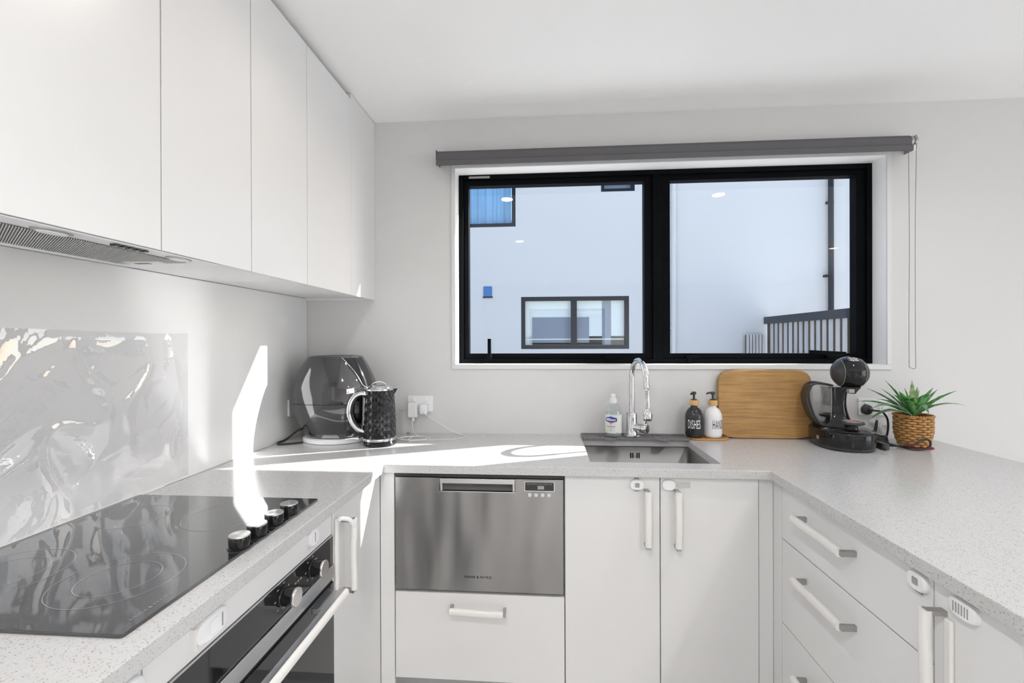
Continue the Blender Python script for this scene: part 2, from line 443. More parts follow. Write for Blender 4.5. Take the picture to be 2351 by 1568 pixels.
def cyl_patch(name, R, th0, u0, u1, top, bot, mat, parent, n=18, lift=.0003):
    g = G()
    def P(a, b):
        u = u0 + (u1 - u0) * a; zz = bot(u) + (top(u) - bot(u)) * b; t = th0 + u / R
        return ((R + lift) * math.cos(t), (R + lift) * math.sin(t), zz)
    g.grid(P, n, 1)
    return g.obj(name, mat, parent, world=False, smooth=60)
def copy_tree(o, parent=None):
    c = o.copy(); C.objects.link(c); c.parent = parent
    OFF[c.name] = OFF.get(o.name, Vector((0, 0, 0)))
    for ch in list(o.children): copy_tree(ch, c)
    return c

# ------------------------------------------------------------------ room shell
def st(o): o['kind'] = 'structure'; return o
g = G().box(XW - .1, XE + .1, YE - .1, YB + .2, -.05, 0); st(g.obj('floor', 'floor_tile'))
g = G().box(XW - .1, XE + .1, YE - .1, YB + .212, ZC, ZC + .25); st(g.obj('ceiling', 'ceiling_paint'))
g = G().box(XW - .1, XW, YE, YB + .2, 0, ZC); st(g.obj('wall_left', 'wall_paint'))
SY_0, SY_1, SZ_1 = -2.3, .8, 2.18
g = G().box(XE, XE + .1, YE, SY_0, 0, ZC).box(XE, XE + .1, SY_1, YB + .2, 0, ZC).box(XE, XE + .1, SY_0, SY_1, SZ_1, ZC).box(XE, XE + .1, SY_0, SY_1, 0, .10)
st(g.obj('wall_right', 'wall_paint'))
w2 = thing('added_side_window', None, None, (XE + .05, -.75, .1), kind='structure')  # invented window, out of view, added to hold the side fill lamp
g = G().box(XE + .02, XE + .08, SY_0, SY_1, .10, .15).box(XE + .02, XE + .08, SY_0, SY_1, SZ_1 - .05, SZ_1)
for yv in (SY_0, -.78, SY_1 - .06): g.box(XE + .02, XE + .08, yv, yv + .06, .15, SZ_1 - .05)
g.obj('window_frame', 'window_black', w2)
for yv in (SY_0 + .06, -.72): box('pane', 'pane_glass', w2, XE + .05, XE + .056, yv + .001, yv + 1.455, .152, SZ_1 - .052)
# back wall around the window opening
WX0, WX1, WZ0, WZ1 = -.441, 1.512, 1.203, 2.162
g = G().box(XW, WX0, YB, YB + .2, 0, ZC).box(WX1, XE, YB, YB + .2, 0, ZC).box(WX0, WX1, YB, YB + .2, 0, WZ0).box(WX0, WX1, YB, YB + .2, WZ1, ZC)
st(g.obj('wall_back', 'wall_paint'))
g = G().box(XW, XE, YE - .1, YE, 0, ZC); st(g.obj('wall_rear', 'wall_paint'))
# kitchen window
win = thing('window_1', None, None, ((WX0 + WX1) / 2, YB + .1, WZ0), kind='structure')
t = .018; yi = YB + .0005; yo = YB + .20
for a in ((WX0, WX0 + t, WZ0 + .022, WZ1 - t), (WX1 - t, WX1, WZ0 + .022, WZ1 - t), (WX0, WX1, WZ1 - t, WZ1), (WX0, WX1, WZ0, WZ0 + .0215)):
    box('trim_edge', 'trim_paint', win, a[0], a[1], YB - .007, YB, a[2], a[3], bevel=.001)
for nm, a in (('jamb_lining', (WX0, WX0 + t, yi, yo, WZ0 + .022, WZ1 - t)), ('jamb_lining', (WX1 - t, WX1, yi, yo, WZ0 + .022, WZ1 - t)),
              ('head_lining', (WX0, WX1, yi, yo, WZ1 - t, WZ1)), ('sill_lining', (WX0, WX1, yi, yo, WZ0, WZ0 + .022))):
    box(nm, 'reveal_white', win, *a, bevel=.001)
fx0, fx1, fz0, fz1 = WX0 + t, WX1 - t, WZ0 + .022, WZ1 - t
y0, y1 = YB + .085, YB + .195
gx = (-.377, .470, .590, 1.431); gz = (1.272, 2.094)
fw = .022
g = G().box(fx0, fx0 + fw, y0, y1, fz0, fz1).box(fx1 - fw, fx1, y0, y1, fz0, fz1).box(fx0 + fw, fx1 - fw, y0, y1, fz0, fz0 + fw).box(fx0 + fw, fx1 - fw, y0, y1, fz1 - fw, fz1)
g.obj('window_frame', 'window_black', win, bevel=.0015)
box('mullion', 'window_black', win, .508, .552, y0, y1, fz0 + fw, fz1 - fw, bevel=.0015)
for a, b, sx0, sx1 in ((gx[0], gx[1], fx0 + fw, .508), (gx[2], gx[3], .552, fx1 - fw)):
    ys0, ys1 = y0 + .012, y0 + .059
    zz0, zz1 = fz0 + fw, fz1 - fw
    e = .001
    g = G().box(sx0 + e, a, ys0, ys1, zz0 + e, zz1 - e).box(b, sx1 - e, ys0, ys1, zz0 + e, zz1 - e).box(a, b, ys0, ys1, zz0 + e, gz[0]).box(a, b, ys0, ys1, gz[1], zz1 - e)
    sash = g.obj('sash', 'window_black', win, bevel=.001)
    g = G()
    bead = .006; yb = ys0 + .035
    box('pane', 'pane_glass', sash, a - .004, b + .004, yb, yb + .006, gz[0] - .004, gz[1] + .004)
# window furniture: lever handles, stays
hg = G().box(-.287, -.262, y0 - .004, y0 + .013, 1.243, 1.268).box(-.281, -.265, y0 - .022, y0 - .004, 1.245, 1.345)
hg.obj('window_handle', 'window_black', win, bevel=.003)
g = G().box(1.29, 1.37, y0 - .012, y0 + .012, 1.246, 1.263)
g.M = Matrix.Translation((1.262, 0, 1.277)) @ Matrix.Rotation(math.radians(3), 4, 'Y')
g.box(-.055, .10, y0 - .03, y0 - .012, -.009, .008)
g.obj('window_handle', 'window_black', win, bevel=.003)
for x in (.28, .66):
    g = G().box(x, x + .06, y0 - .003, y0 + .013, 1.249, 1.262).box(x + .005, x + .022, y0 - .010, y0 + .013, 1.232, 1.249)
    g.obj('window_stay', 'window_black', win, bevel=.001)
g = G().box(-.372, -.27, y0 - .002, y0 + .01, fz1 - .018, fz1 - .008); g.obj('vent_catch', 'latch_grey', win)

# ------------------------------------------------------------------ outdoors
g = G().box(-10, 18, -14, 16, -.35, -.10); st(g.obj('ground', 'concrete'))
g = G().box(8.2, 8.4, -7, 3.6, -.1, 4.6); st(g.obj('sun_block_wall', 'house_white'))  # unseen wall added to keep the sun out of the side opening
HY = 7.0
house = thing('neighbouring_house', 'white rendered two-storey house with dark window frames seen through the window', 'building', (0, HY, -.1))
hole = [(-2.2, -.455, 3.075, 4.4), (-.376, 1.246, 1.205, 2.0), (.835, 1.335, 3.57, 4.2)]
xs = sorted({-6, 4.395} | {h[0] for h in hole} | {h[1] for h in hole}); zs = sorted({-.1, 6.2} | {h[2] for h in hole} | {h[3] for h in hole})
g = G()
for i in range(len(xs) - 1):
    for j in range(len(zs) - 1):
        cx, cz = (xs[i] + xs[i + 1]) / 2, (zs[j] + zs[j + 1]) / 2
        if any(h[0] < cx < h[1] and h[2] < cz < h[3] for h in hole): continue
        g.box(xs[i], xs[i + 1], HY, HY + .18, zs[j], zs[j + 1])
g.box(4.215, 4.395, HY + .18, HY + 7, -.1, 6.2)
hw = g.obj('wall', 'house_white', house)
def hwin(x0, x1, z0, z1, mulls, fwid=.06):
    w = G()
    w.box(x0, x0 + fwid, HY + .02, HY + .09, z0, z1).box(x1 - fwid, x1, HY + .02, HY + .09, z0, z1)
    w.box(x0 + fwid, x1 - fwid, HY + .02, HY + .09, z0, z0 + fwid).box(x0 + fwid, x1 - fwid, HY + .02, HY + .09, z1 - fwid, z1)
    for m in mulls: w.box(m - .045, m + .045, HY + .02, HY + .09, z0 + fwid, z1 - fwid)
    f = w.obj('window', 'house_frame', house)
    eds = [x0 + fwid] + [k for m in mulls for k in (m - .045, m + .045)] + [x1 - fwid]
    for k in range(0, len(eds), 2):
        box('pane', 'pane_glass', f, eds[k], eds[k + 1], HY + .05, HY + .056, z0 + fwid, z1 - fwid)
    return f
f = hwin(-2.2, -.455, 3.075, 4.4, [-1.35])
cg = G()
def cp(a, b):
    x = -2.2 + 1.72 * a; return (x, HY + .165 + .02 * math.sin(a * 90), 3.08 + 1.3 * b)
cg.grid(cp, 120, 1); cg.obj('curtain', 'house_curtain', f, smooth=60)
f = hwin(-.376, 1.246, 1.205, 2.0, [.425])
box('blind_panel', 'house_blind', f, -.37, .40, HY + .12, HY + .13, 1.40, 1.99)
box('blind_panel', 'house_blind', f, .45, 1.24, HY + .12, HY + .13, 1.40, 1.99)
box('blind_panel', 'house_blind', f, -.37, -.21, HY + .14, HY + .15, 1.21, 1.40)
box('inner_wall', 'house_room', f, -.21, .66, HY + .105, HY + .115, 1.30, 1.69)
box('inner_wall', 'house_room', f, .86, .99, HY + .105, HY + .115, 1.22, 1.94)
box('sill_bar', 'house_blind', f, -.31, 1.18, HY + .095, HY + .103, 1.345, 1.362)
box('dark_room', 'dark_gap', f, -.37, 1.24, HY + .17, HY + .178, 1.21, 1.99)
f = hwin(.835, 1.335, 3.57, 4.2, [], .05)
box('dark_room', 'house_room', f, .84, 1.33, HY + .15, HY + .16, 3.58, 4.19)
g = G().box(-.952, -.820, HY - .02, HY, 2.005, 2.165); vt = g.obj('vent', 'house_vent', house, bevel=.01)
box('vent_lip', 'house_frame', vt, -.96, -.81, HY - .03, HY, 1.99, 2.008)
def pipe(x, r, mat, z1=6.1):
    q = G().lathe([(r, 0), (r, z1 + .05)], 12, (x, HY - .06, -.08))
    for zz in (1.5, 3.3): q.box(x - r * 1.25, x + r * 1.25, HY - .06, HY, zz, zz + .03)
    return q.obj('downpipe', mat, house, smooth=60)
pipe(1.885, .032, 'house_white'); pipe(4.10, .036, 'house_pipe_dark')
box('pipe_clip', 'house_pipe_dark', house, 4.02, 4.07, HY - .07, HY, 2.24, 2.27)
# fences
fn = thing('paling_fence', 'tall timber paling fence with dark metal capping in the right window', 'fence', (3.2, 5.6, -.1))
y = 4.3; i = 0
while y < 6.84:
    wd = .068 + .008 * random.random()
    box('slat', 'fence_slat', fn, 3.205, 3.212, y, y + wd, -.1, 1.60 - .0)
    y += wd + .052; i += 1
box('backing', 'fence_gap', fn, 3.214, 3.232, 4.3, 6.94, -.1, 1.6)
box('capping', 'fence_rail', fn, 3.17, 3.25, 4.3, 6.96, 1.565, 1.665, bevel=.004)
fn = thing('low_fence', 'low timber paling fence beside the white house wall', 'fence', (3.03, 6.9, -.1))
x = 2.90
while x < 3.15:
    box('slat', 'fence_slat', fn, x, x + .030, 6.88, 6.90, -.1, 1.41 + .004 * random.random()); x += .044
box('backing', 'fence_gap', fn, 2.89, 3.16, 6.902, 6.915, -.1, 1.405)

# ------------------------------------------------------------------ downlights (mirrored in the window panes; the pair behind the camera is added fill)
def downlight(x, y, mat, label, watts):
    d = thing('downlight', label, 'light', (x, y, ZC), group='recessed ceiling downlights')
    g = G().lathe([(.055, 0), (.055, -.004), (.050, -.007), (.043, -.005), (.043, 0)], 32, cap0=False, cap1=False)
    g.obj('trim_ring', 'plastic_white', d, world=False, smooth=40)
    G().lathe([(.042, -.002), (.041, -.004)], 32).obj('lens', mat, d, world=False)
    l = bpy.data.lights.new('downlight_lamp', 'AREA'); l.shape = 'DISK'; l.size = .08; l.energy = watts
    l.color = (1, .985, .97); l.spread = math.radians(150)
    o = bpy.data.objects.new('downlight_lamp', l); C.objects.link(o); o.parent = d; o.location = (0, 0, -.009)
downlight(-.28, 1.19, 'lamp_warm', 'warm round downlight reflected at upper left of the left window pane', 1.4)
downlight(-.27, -.25, 'lamp_cool', 'small round downlight reflected mid-left in the left window pane', 15)
downlight(1.23, 1.17, 'lamp_cool', 'large round downlight reflected near the top of the right window pane', 4)
downlight(3.26, -.93, 'lamp_warm', 'small warm downlight reflected beside the dark downpipe', 10)
downlight(1.45, -1.6, 'lamp_cool', 'added fill downlight behind the camera, out of view', 28)  # added to brighten the room, its reflection hidden behind the mullion
downlight(1.60, -2.6, 'lamp_cool', 'rearmost added fill downlight behind the camera, out of view', 28)  # likewise an added lamp, kept out of the pane reflections

# ------------------------------------------------------------------ countertop (one U-shaped slab with the sink cut-out)
SX0, SX1, SY0, SY1 = .158, .614, 1.665, 2.050
xs = [XW + .001, XL, SX0, SX1, XR, XP]; ys = [-.35, YF, SY0, SY1, YB - .001]
bm = bmesh.new(); vg = {}
def V(i, j):
    if (i, j) not in vg: vg[(i, j)] = bm.verts.new((xs[i], ys[j], ZS))
    return vg[(i, j)]
for i in range(5):
    for j in range(4):
        if j == 0 and 1 <= i <= 3: continue
        if i == 2 and j == 2: continue
        bm.faces.new((V(i, j), V(i + 1, j), V(i + 1, j + 1), V(i, j + 1)))
r = bmesh.ops.extrude_face_region(bm, geom=bm.faces[:])
bmesh.ops.translate(bm, verts=[v for v in r['geom'] if isinstance(v, bmesh.types.BMVert)], vec=(0, 0, ZT - ZS))
bmesh.ops.recalc_face_normals(bm, faces=bm.faces)
me = bpy.data.meshes.new('countertop'); bm.to_mesh(me); bm.free(); me.materials.append(MATS['quartz'])
o = bpy.data.objects.new('countertop', me); C.objects.link(o)
b = o.modifiers.new('bevel', 'BEVEL'); b.width = .002; b.segments = 2; b.limit_method = 'ANGLE'
tag(o, 'U-shaped speckled white quartz worktop running along both sides and under the window', 'countertop')

# ------------------------------------------------------------------ handles, latches
def handle(door, p0, p1, out, cover=.011, strip=None):
    """bar handle from p0 to p1 (on the door face), standing off along out, with a white foam sleeve"""
    p0, p1, out = Vector(p0), Vector(p1), Vector(out)
    d = (p1 - p0).normalized(); side = d.cross(out); st_ = .034
    g = G()
    def bar(a, b, w, h, n):
        a, b = Vector(a), Vector(b); t_ = (b - a).normalized(); s_ = t_.cross(n)
        vv = [q + s_ * sw * w + n * sh * h for q in (a, b) for sw, sh in ((-1, -1), (1, -1), (1, 1), (-1, 1))]
        g.add(vv, [(0, 1, 2, 3), (4, 5, 6, 7), (0, 1, 5, 4), (1, 2, 6, 5), (2, 3, 7, 6), (3, 0, 4, 7)])
    bar(p0 + d * .006, p0 + d * .006 + out * st_, .0075, .005, d); bar(p1 - d * .006, p1 - d * .006 + out * st_, .0075, .005, d)
    bar(p0 + out * st_, p1 + out * st_, .0075, .003, out)
    h = g.obj('handle', 'satin_nickel', door, bevel=.001)
    n = 9; c = []
    for i in range(n):
        u = i / (n - 1); wob = .0012 * math.sin(u * 7 + p0.x * 9)
        c.append(p0 + d * (.002 + u * ((p1 - p0).length - .012)) + out * (st_ + .001 + wob))
    g = G(); rings = []
    for q in c:
        ring = []
        for k in range(16):
            a = 2 * PI * k / 16; ca, sa = math.cos(a), math.sin(a); e = (abs(ca) ** 3 + abs(sa) ** 3) ** (-1 / 3)
            ring.append(q + side * cover * ca * e + out * cover * .8 * sa * e)
        rings.append(ring)
    g.loft(rings); g.obj('handle_cover', 'foam_white', door, smooth=50)
    if strip:
        a, b = strip
        bm_ = G(); n_ = out
        vv = []
        for q in (Vector(a), Vector(b)):
            for sw in (-1, 1):
                for o_ in (0, .008): vv.append(q + side * sw * .0085 + n_ * o_)
        bm_.add(vv, [(0, 1, 3, 2), (4, 6, 7, 5), (0, 4, 5, 1), (2, 3, 7, 6), (0, 2, 6, 4), (1, 5, 7, 3)])
        bm_.obj('edge_guard', 'foam_white', door, bevel=.003)
    return h
def latch(parent, c, n, ux, w, h, mat='plastic_white', window=False, slots=0, tabs=False, pw=2.6):
    """adhesive child-safety latch: domed oval pad on a base plate"""
    c, n, ux = Vector(c), Vector(n), Vector(ux); uz = Vector((0, 0, 1))
    prof = [(1.0, 0), (1.0, .006), (.95, .0095), (.84, .0115)]
    rings = []
    for s_, hh in prof:
        rings.append([c + ux * u * s_ + uz * v * s_ + n * hh for u, v in ellipse(0, 0, w / 2, h / 2, 28, pw)])
    L = G().loft(rings).obj('safety_latch', mat, parent, smooth=35)
    if window:
        a = .0075
        q = G(); q.add([c + ux * u + uz * v + n * hh for hh in (.0105, .0122) for u, v in rrect(-a, a, -a, a, .0025, 3)], [tuple(range(16)), tuple(range(31, 15, -1))] + [(i, (i + 1) % 16, 16 + (i + 1) % 16, 16 + i) for i in range(16)])
        q.obj('latch_window', 'latch_grey', L)
    if slots:
        q = G()
        for k in range(slots):
            u = (k - (slots - 1) / 2) * w * .6 / slots
            q.add([c + ux * (u + du) + uz * dv * h * .26 + n * hh for hh in (.011, .0121) for du, dv in ((-.0011, -1), (.0011, -1), (.0011, 1), (-.0011, 1))],
                  [(0, 1, 2, 3), (4, 7, 6, 5), (0, 4, 5, 1), (1, 5, 6, 2), (2, 6, 7, 3), (3, 7, 4, 0)])
        q.obj('latch_ridge', 'bracket_grey', L)
    if tabs:
        for sg in (-1, 1):
            q = G(); z = sg * h * .5
            q.add([c + ux * u + uz * (z + v) + n * hh for hh in (.001, .0055) for u, v in ((-.0075, -.004), (.0075, -.004), (.0075, .004), (-.0075, .004))],
                  [(0, 1, 2, 3), (4, 7, 6, 5), (0, 4, 5, 1), (1, 5, 6, 2), (2, 6, 7, 3), (3, 7, 4, 0)])
            q.obj('latch_tab', 'latch_grey', L)
    return L
BV = .0012; GAP = .0015
DB = YF + .020      # front plane of the doors under the window
DLx = XL - .020     # front plane of the doors of the cooktop run
DRx = XR + .020     # front plane of the doors of the peninsula
ZK = .136           # bottoms of doors

# ------------------------------------------------------------------ base cabinets under the window
# dishwasher bay
cab = thing('dishwasher_bay', 'white base unit framing the stainless dishwasher with one drawer below', 'cabinet', (-.24, 1.85, 0))
box('filler_panel', 'cabinet_white', cab, DLx + .0005, -.5415, DB, DB + .018, .10, ZS - .001, bevel=BV)
G().box(-.5415, -.5395, DB + .019, YB - .01, ZK, ZS - .002).box(.0605, .0625, DB + .019, YB - .01, ZK, ZS - .002).box(-.5395, .0605, DB + .02, YB - .01, .445, .449).box(-.539, .060, YB - .02, YB - .012, ZK, .445).obj('carcass', 'carcass', cab)
dr = box('drawer', 'cabinet_white', cab, -.540 + GAP, .063 - GAP, DB, DB + .018, ZK, .443, bevel=BV)
handle(dr, (-.338, DB, .398), (-.140, DB, .393), (0, -1, 0))
box('kickboard', 'kick', cab, DLx - .02, .063, DB + .07, DB + .085, 0.001, ZK - .003)
# sink cabinet
cab = thing('sink_cabinet', 'white two-door base cabinet below the sink', 'cabinet', (.40, 1.85, 0))
G().box(.0635, .078, DB + .019, YB - .01, ZK, ZS - .002).box(.70, .713, DB + .019, YB - .01, ZK, ZS - .002).box(.078, .70, DB + .03, YB - .01, ZK, ZK + .016).box(.37, .405, DB + .019, DB + .03, ZK + .016, .64).obj('carcass', 'carcass', cab)
d1 = box('door', 'cabinet_white', cab, .063 + GAP, .388 - GAP, DB, DB + .018, ZK - .1, ZS - .003, bevel=BV)
handle(d1, (.341, DB, .828), (.341, DB, .632), (0, -1, 0))
latch(d1, (.309, DB, .841), (0, -1, 0), (1, 0, 0), .050, .036, window=True, tabs=True)
d2 = box('door', 'cabinet_white', cab, .388 + GAP, .714 - GAP, DB, DB + .018, ZK - .1, ZS - .003, bevel=BV)
handle(d2, (.441, DB, .828), (.441, DB, .630), (0, -1, 0))
latch(d2, (.415, DB, .842), (0, -1, 0), (1, 0, 0), .046, .036, slots=0)
q = G().box(.437, .488, DB - .003, DB - .0002, .832, .852); q.obj('latch_strap', 'clear_strap', d2, label='clear plastic latch strap')
box('filler_panel', 'cabinet_white', cab, .714 + GAP, DRx - .0005, DB + .004, DB + .018, ZK - .1, ZS - .001, bevel=BV)
# ------------------------------------------------------------------ peninsula cabinets
cab = thing('drawer_cabinet', 'white three-drawer base cabinet on the right with foam-sleeved bar handles', 'cabinet', (1.0, 1.26, 0))
box('filler_panel', 'cabinet_white', cab, DRx, DRx + .018, 1.551 + GAP, DB + .0035, .03, ZS - .001, bevel=BV)
box('carcass', 'carcass', cab, DRx + .019, 1.35, .967, 1.55, ZK, ZS - .002)
for k, (z0, z1) in enumerate(((.692, ZS - .003), (.420, .692), (.05, .420))):
    d = box('drawer', 'cabinet_white', cab, DRx, DRx + .018, .965 + GAP, 1.551 - GAP, z0 + GAP, z1 - GAP if k else z1, bevel=BV)
    zc = (.806, .622, .33)[k]
    handle(d, (DRx, 1.418, zc), (DRx, 1.188, zc), (-1, 0, 0))
    if k == 0: latch(d, (DRx, .996, .842), (-1, 0, 0), (0, -1, 0), .050, .040, window=True, tabs=True)
box('kickboard', 'kick', cab, DRx + .06, DRx + .075, .967, 1.55, .001, .046)
cab = thing('peninsula_cabinet', 'white single-door cabinet at the near right end of the peninsula', 'cabinet', (1.0, .66, 0))
box('carcass', 'carcass', cab, DRx + .019, 1.35, .36, .964, ZK, ZS - .002)
d = box('door', 'cabinet_white', cab, DRx, DRx + .018, .36, .965 - GAP, .05, ZS - .003, bevel=BV)
handle(d, (DRx, .940, .818), (DRx, .940, .560), (-1, 0, 0), strip=((DRx, .926, .805), (DRx, .926, .55)))
latch(d, (DRx, .893, .843), (-1, 0, 0), (0, -1, 0), .058, .036, slots=6, pw=3)
box('kickboard', 'kick', cab, DRx + .06, DRx + .075, .36, .964, .001, .046)
box('end_panel', 'cabinet_white', cab, DRx + .02, XP - .32, .34, .358, .001, ZS - .001)
# ------------------------------------------------------------------ cooktop run cabinets
cab = thing('corner_cabinet', 'white base cabinet in the left corner beside the oven', 'cabinet', (-.88, 1.42, 0))
G().box(XW + .03, DLx - .02, 1.236, 1.25, ZK, ZS - .002).box(XW + .03, DLx - .02, 1.585, 1.60, ZK, ZS - .002).box(XW + .03, DLx - .02, 1.25, 1.585, ZK, ZK + .016).obj('carcass', 'carcass', cab)
d = box('door', 'cabinet_white', cab, DLx - .018, DLx, 1.234 + GAP, DB - .0015, .03, ZS - .003, bevel=BV)
handle(d, (DLx, 1.296, .822), (DLx, 1.296, .606), (1, 0, 0), cover=.010, strip=((DLx, 1.252, .838), (DLx, 1.252, .590)))
g = G().tube(catmull([(DLx + .008, 1.252, .834), (DLx + .022, 1.258, .835), (DLx + .036, 1.275, .822), (DLx + .040, 1.292, .79), (DLx + .040, 1.294, .76)], 6), .006, 8, flat=(1.0, .5))
g.obj('latch_strap', 'plastic_white', d, smooth=60)
box('kickboard', 'kick', cab, DLx - .075, DLx - .06, 1.24, DB + .06, .001, .028)
cab = thing('oven_cabinet', 'white cabinet housing the black built-in oven with a narrow top panel', 'cabinet', (-.88, .93, 0))
G().box(XW + .03, DLx - .02, .618, .630, .05, ZS - .002).box(XW + .03, DLx - .02, 1.2335, 1.2345, .05, ZS - .002).box(XW + .03, DLx - .02, .63, 1.2335, .05, .07).obj('carcass', 'carcass', cab)
pn = box('top_panel', 'cabinet_white', cab, DLx - .018, DLx, .632 + GAP, 1.232 - GAP, .802, ZS - .002, bevel=BV)
latch(pn, (DLx, 1.118, .842), (1, 0, 0), (0, 1, 0), .046, .046, slots=1, pw=2.2)
L = latch(pn, (DLx, .765, .838), (1, 0, 0), (0, 1, 0), .082, .046, slots=0, pw=2.6)
g = G().add([(DLx + hh, .765 + u, .838 + v) for hh in (.0115, .0126) for u, v in rrect(-.012, .012, -.012, .012, .006, 3)], [tuple(range(16)), tuple(range(31, 15, -1))] + [(i, (i + 1) % 16, 16 + (i + 1) % 16, 16 + i) for i in range(16)])
g.obj('latch_button', 'plastic_white', L, bevel=.0004)
box('latch_slot', 'bracket_grey', L, DLx + .0115, DLx + .0123, .783, .7855, .826, .850)
box('latch_slot', 'foam_white', L, DLx, DLx + .010, .7215, .7255, .820, .856)
box('bottom_panel', 'cabinet_white', cab, DLx - .018, DLx, .632 + GAP, 1.232 - GAP, .05, .195, bevel=BV)
cab = thing('end_cabinet', 'white base cabinet at the near left edge with a safety latch', 'cabinet', (-.88, .32, 0))
box('carcass', 'carcass', cab, XW + .03, DLx - .02, .03, .617, .05, ZS - .002)
d = box('door', 'cabinet_white', cab, DLx - .018, DLx, .03, .632 - GAP, .05, ZS - .003, bevel=BV)
latch(d, (DLx, .600, .838), (1, 0, 0), (0, 1, 0), .058, .044, slots=2)

# ------------------------------------------------------------------ upper cabinets
ZB = ZU + .013
def upper(name, label, y0, y1, doors, filler=None):
    cab = thing(name, label, 'cabinet', (-.98, (y0 + y1) / 2, ZU))
    box('carcass', 'shelf_white', cab, XW + .007, XU - .0195, y0 + .0005, y1 - .0005, ZB, ZC - .02)
    for a, b_ in doors:
        box('door', 'cabinet_white', cab, XU - .018, XU, a + GAP, b_ - GAP, ZU, ZC - .026, bevel=BV)
    if filler:
        box('filler_panel', 'cabinet_white', cab, XU - .018, XU - .0005, filler[0] + .0005, filler[1] - .0005, ZU, ZC - .003, bevel=.0008)
        box('scribe', 'cabinet_white', cab, XW + .007, XU - .019, filler[1] - .0175, filler[1] - .0005, ZU, ZB - .0005)
    return cab
upper('hood_cabinet', 'tall white wall cabinet above the range hood at the left edge', .317, .917, [(.317, .917)])
upper('wall_cabinet', 'white two-door wall cabinet between the hood and the corner', .917, 1.515, [(.917, 1.216), (1.216, 1.515)])
upper('corner_wall_cabinet', 'white wall cabinet beside the window wall with a sunlit lower corner', 1.515, YB - .0005, [(1.515, 1.869)], (1.869, YB - .0005))

# ------------------------------------------------------------------ range hood
hood = thing('range_hood', 'white slimline range hood with fine grille under the wall cabinets', 'range hood', (-.94, .72, ZU))
zb = ZU - .0035
box('body', 'plastic_white', hood, -1.062, XU - .022, .33, 1.092, ZU - .0004, ZB - .0005)
box('face_plate', 'plastic_white', hood, -1.062, XU - .003, .33, 1.092, zb, ZU - .0005, bevel=.002)
box('lip', 'plastic_white', hood, -1.030, -1.020, .34, 1.032, zb - .005, zb, bevel=.002)
gp = box('grille_plate', 'hood_slot', hood, -1.018, -.858, .34, 1.040, zb - .0012, zb - .0002)
g = G(); y = .236; GX0, GX1, GY0, GY1 = -.858, -1.018, .341, 1.038   # diagonal louvres
while y < GY1:
    sl = .112 / (GX0 - GX1); xa, xb = GX0, GX1
    if y < GY0: xa = GX0 - (GY0 - y) / sl
    if y + .112 > GY1: xb = GX0 - (GY1 - y) / sl
    ya, yb2 = y + (GX0 - xa) * sl, y + (GX0 - xb) * sl
    if xa - xb > .004:
        q = [(xa, ya), (xa, ya + .0019), (xb, yb2 + .0019), (xb, yb2)]
        g.add([(u, v, zz) for zz in (zb - .0026, zb - .0012) for u, v in q], [(0, 1, 2, 3), (4, 7, 6, 5), (0, 4, 5, 1), (1, 5, 6, 2), (2, 6, 7, 3), (3, 7, 4, 0)])
    y += .0044
g.obj('grille', 'hood_grey', hood, kind='stuff')
box('filter_catch', 'plastic_white', hood, -.985, -.90, 1.004, 1.034, zb - .005, zb - .0008, bevel=.001)
box('catch_slot', 'black_satin', hood, -.965, -.93, 1.012, 1.024, zb - .0056, zb - .005)
for k in range(5):
    box('button', 'black_satin', hood, -.838, -.824, .826 + k * .0158, .836 + k * .0158, zb - .004, zb, bevel=.001)
for yy in (.725, .992):
    r_ = G().lathe([(.033, 0), (.033, -.002), (.028, -.003)], 32, (-.836 if yy > .9 else -.840, yy, zb), sx=.5)
    L = r_.obj('lamp_ring', 'bracket_grey', hood, smooth=40)
    G().lathe([(.025, -.003), (.024, -.0045)], 28, (-.836 if yy > .9 else -.840, yy, zb), sx=.5).obj('lamp_lens', 'plastic_white', L)

# ------------------------------------------------------------------ splashback and plastic film
g = G().box(XW + .0008, XW + .0065, -.35, YB - .002, ZT + .001, ZB - .002)
g.obj('splashback', 'splash_glass', label='glossy white glass splashback on the wall behind the cooktop', cat='splashback')
def film_d(y, z):
    p = Vector((y * 4.2, z * 4.2, 3.1))
    big = noise.noise(p) * .004
    r1 = 1 - abs(noise.noise(Vector((y * 7 + z * 3.5, z * 5 - y * 2, 8.3))))
    r2 = 1 - abs(noise.noise(Vector((y * 13 - z * 9, z * 11, 1.7))))
    edge = min(1, (1.392 - y) / .05, (1.363 - z) / .02 + .15)
    return XW + .0105 + max(0, edge) * (big + .0045 * r1 ** 7 + .0012 * r2 ** 8 + .003)
g = G()
def fp(a, b):
    y = .30 + 1.092 * a; z = .910 + (1.3635 - .910) * b
    z -= .003 * math.sin(a * 9) * b
    return (film_d(y, z), y, z)
g.grid(fp, 190, 80)
g.obj('plastic_film', 'film', smooth=60, label='crinkled clear plastic film stuck on the splashback behind the cooktop', cat='film')
box('bottom_seal', 'foam_white', None, XW + .0066, XW + .010, -.30, 1.30, ZT + .0005, ZT + .005, label='thin pale sealant bead along the foot of the splashback', cat='sealant')

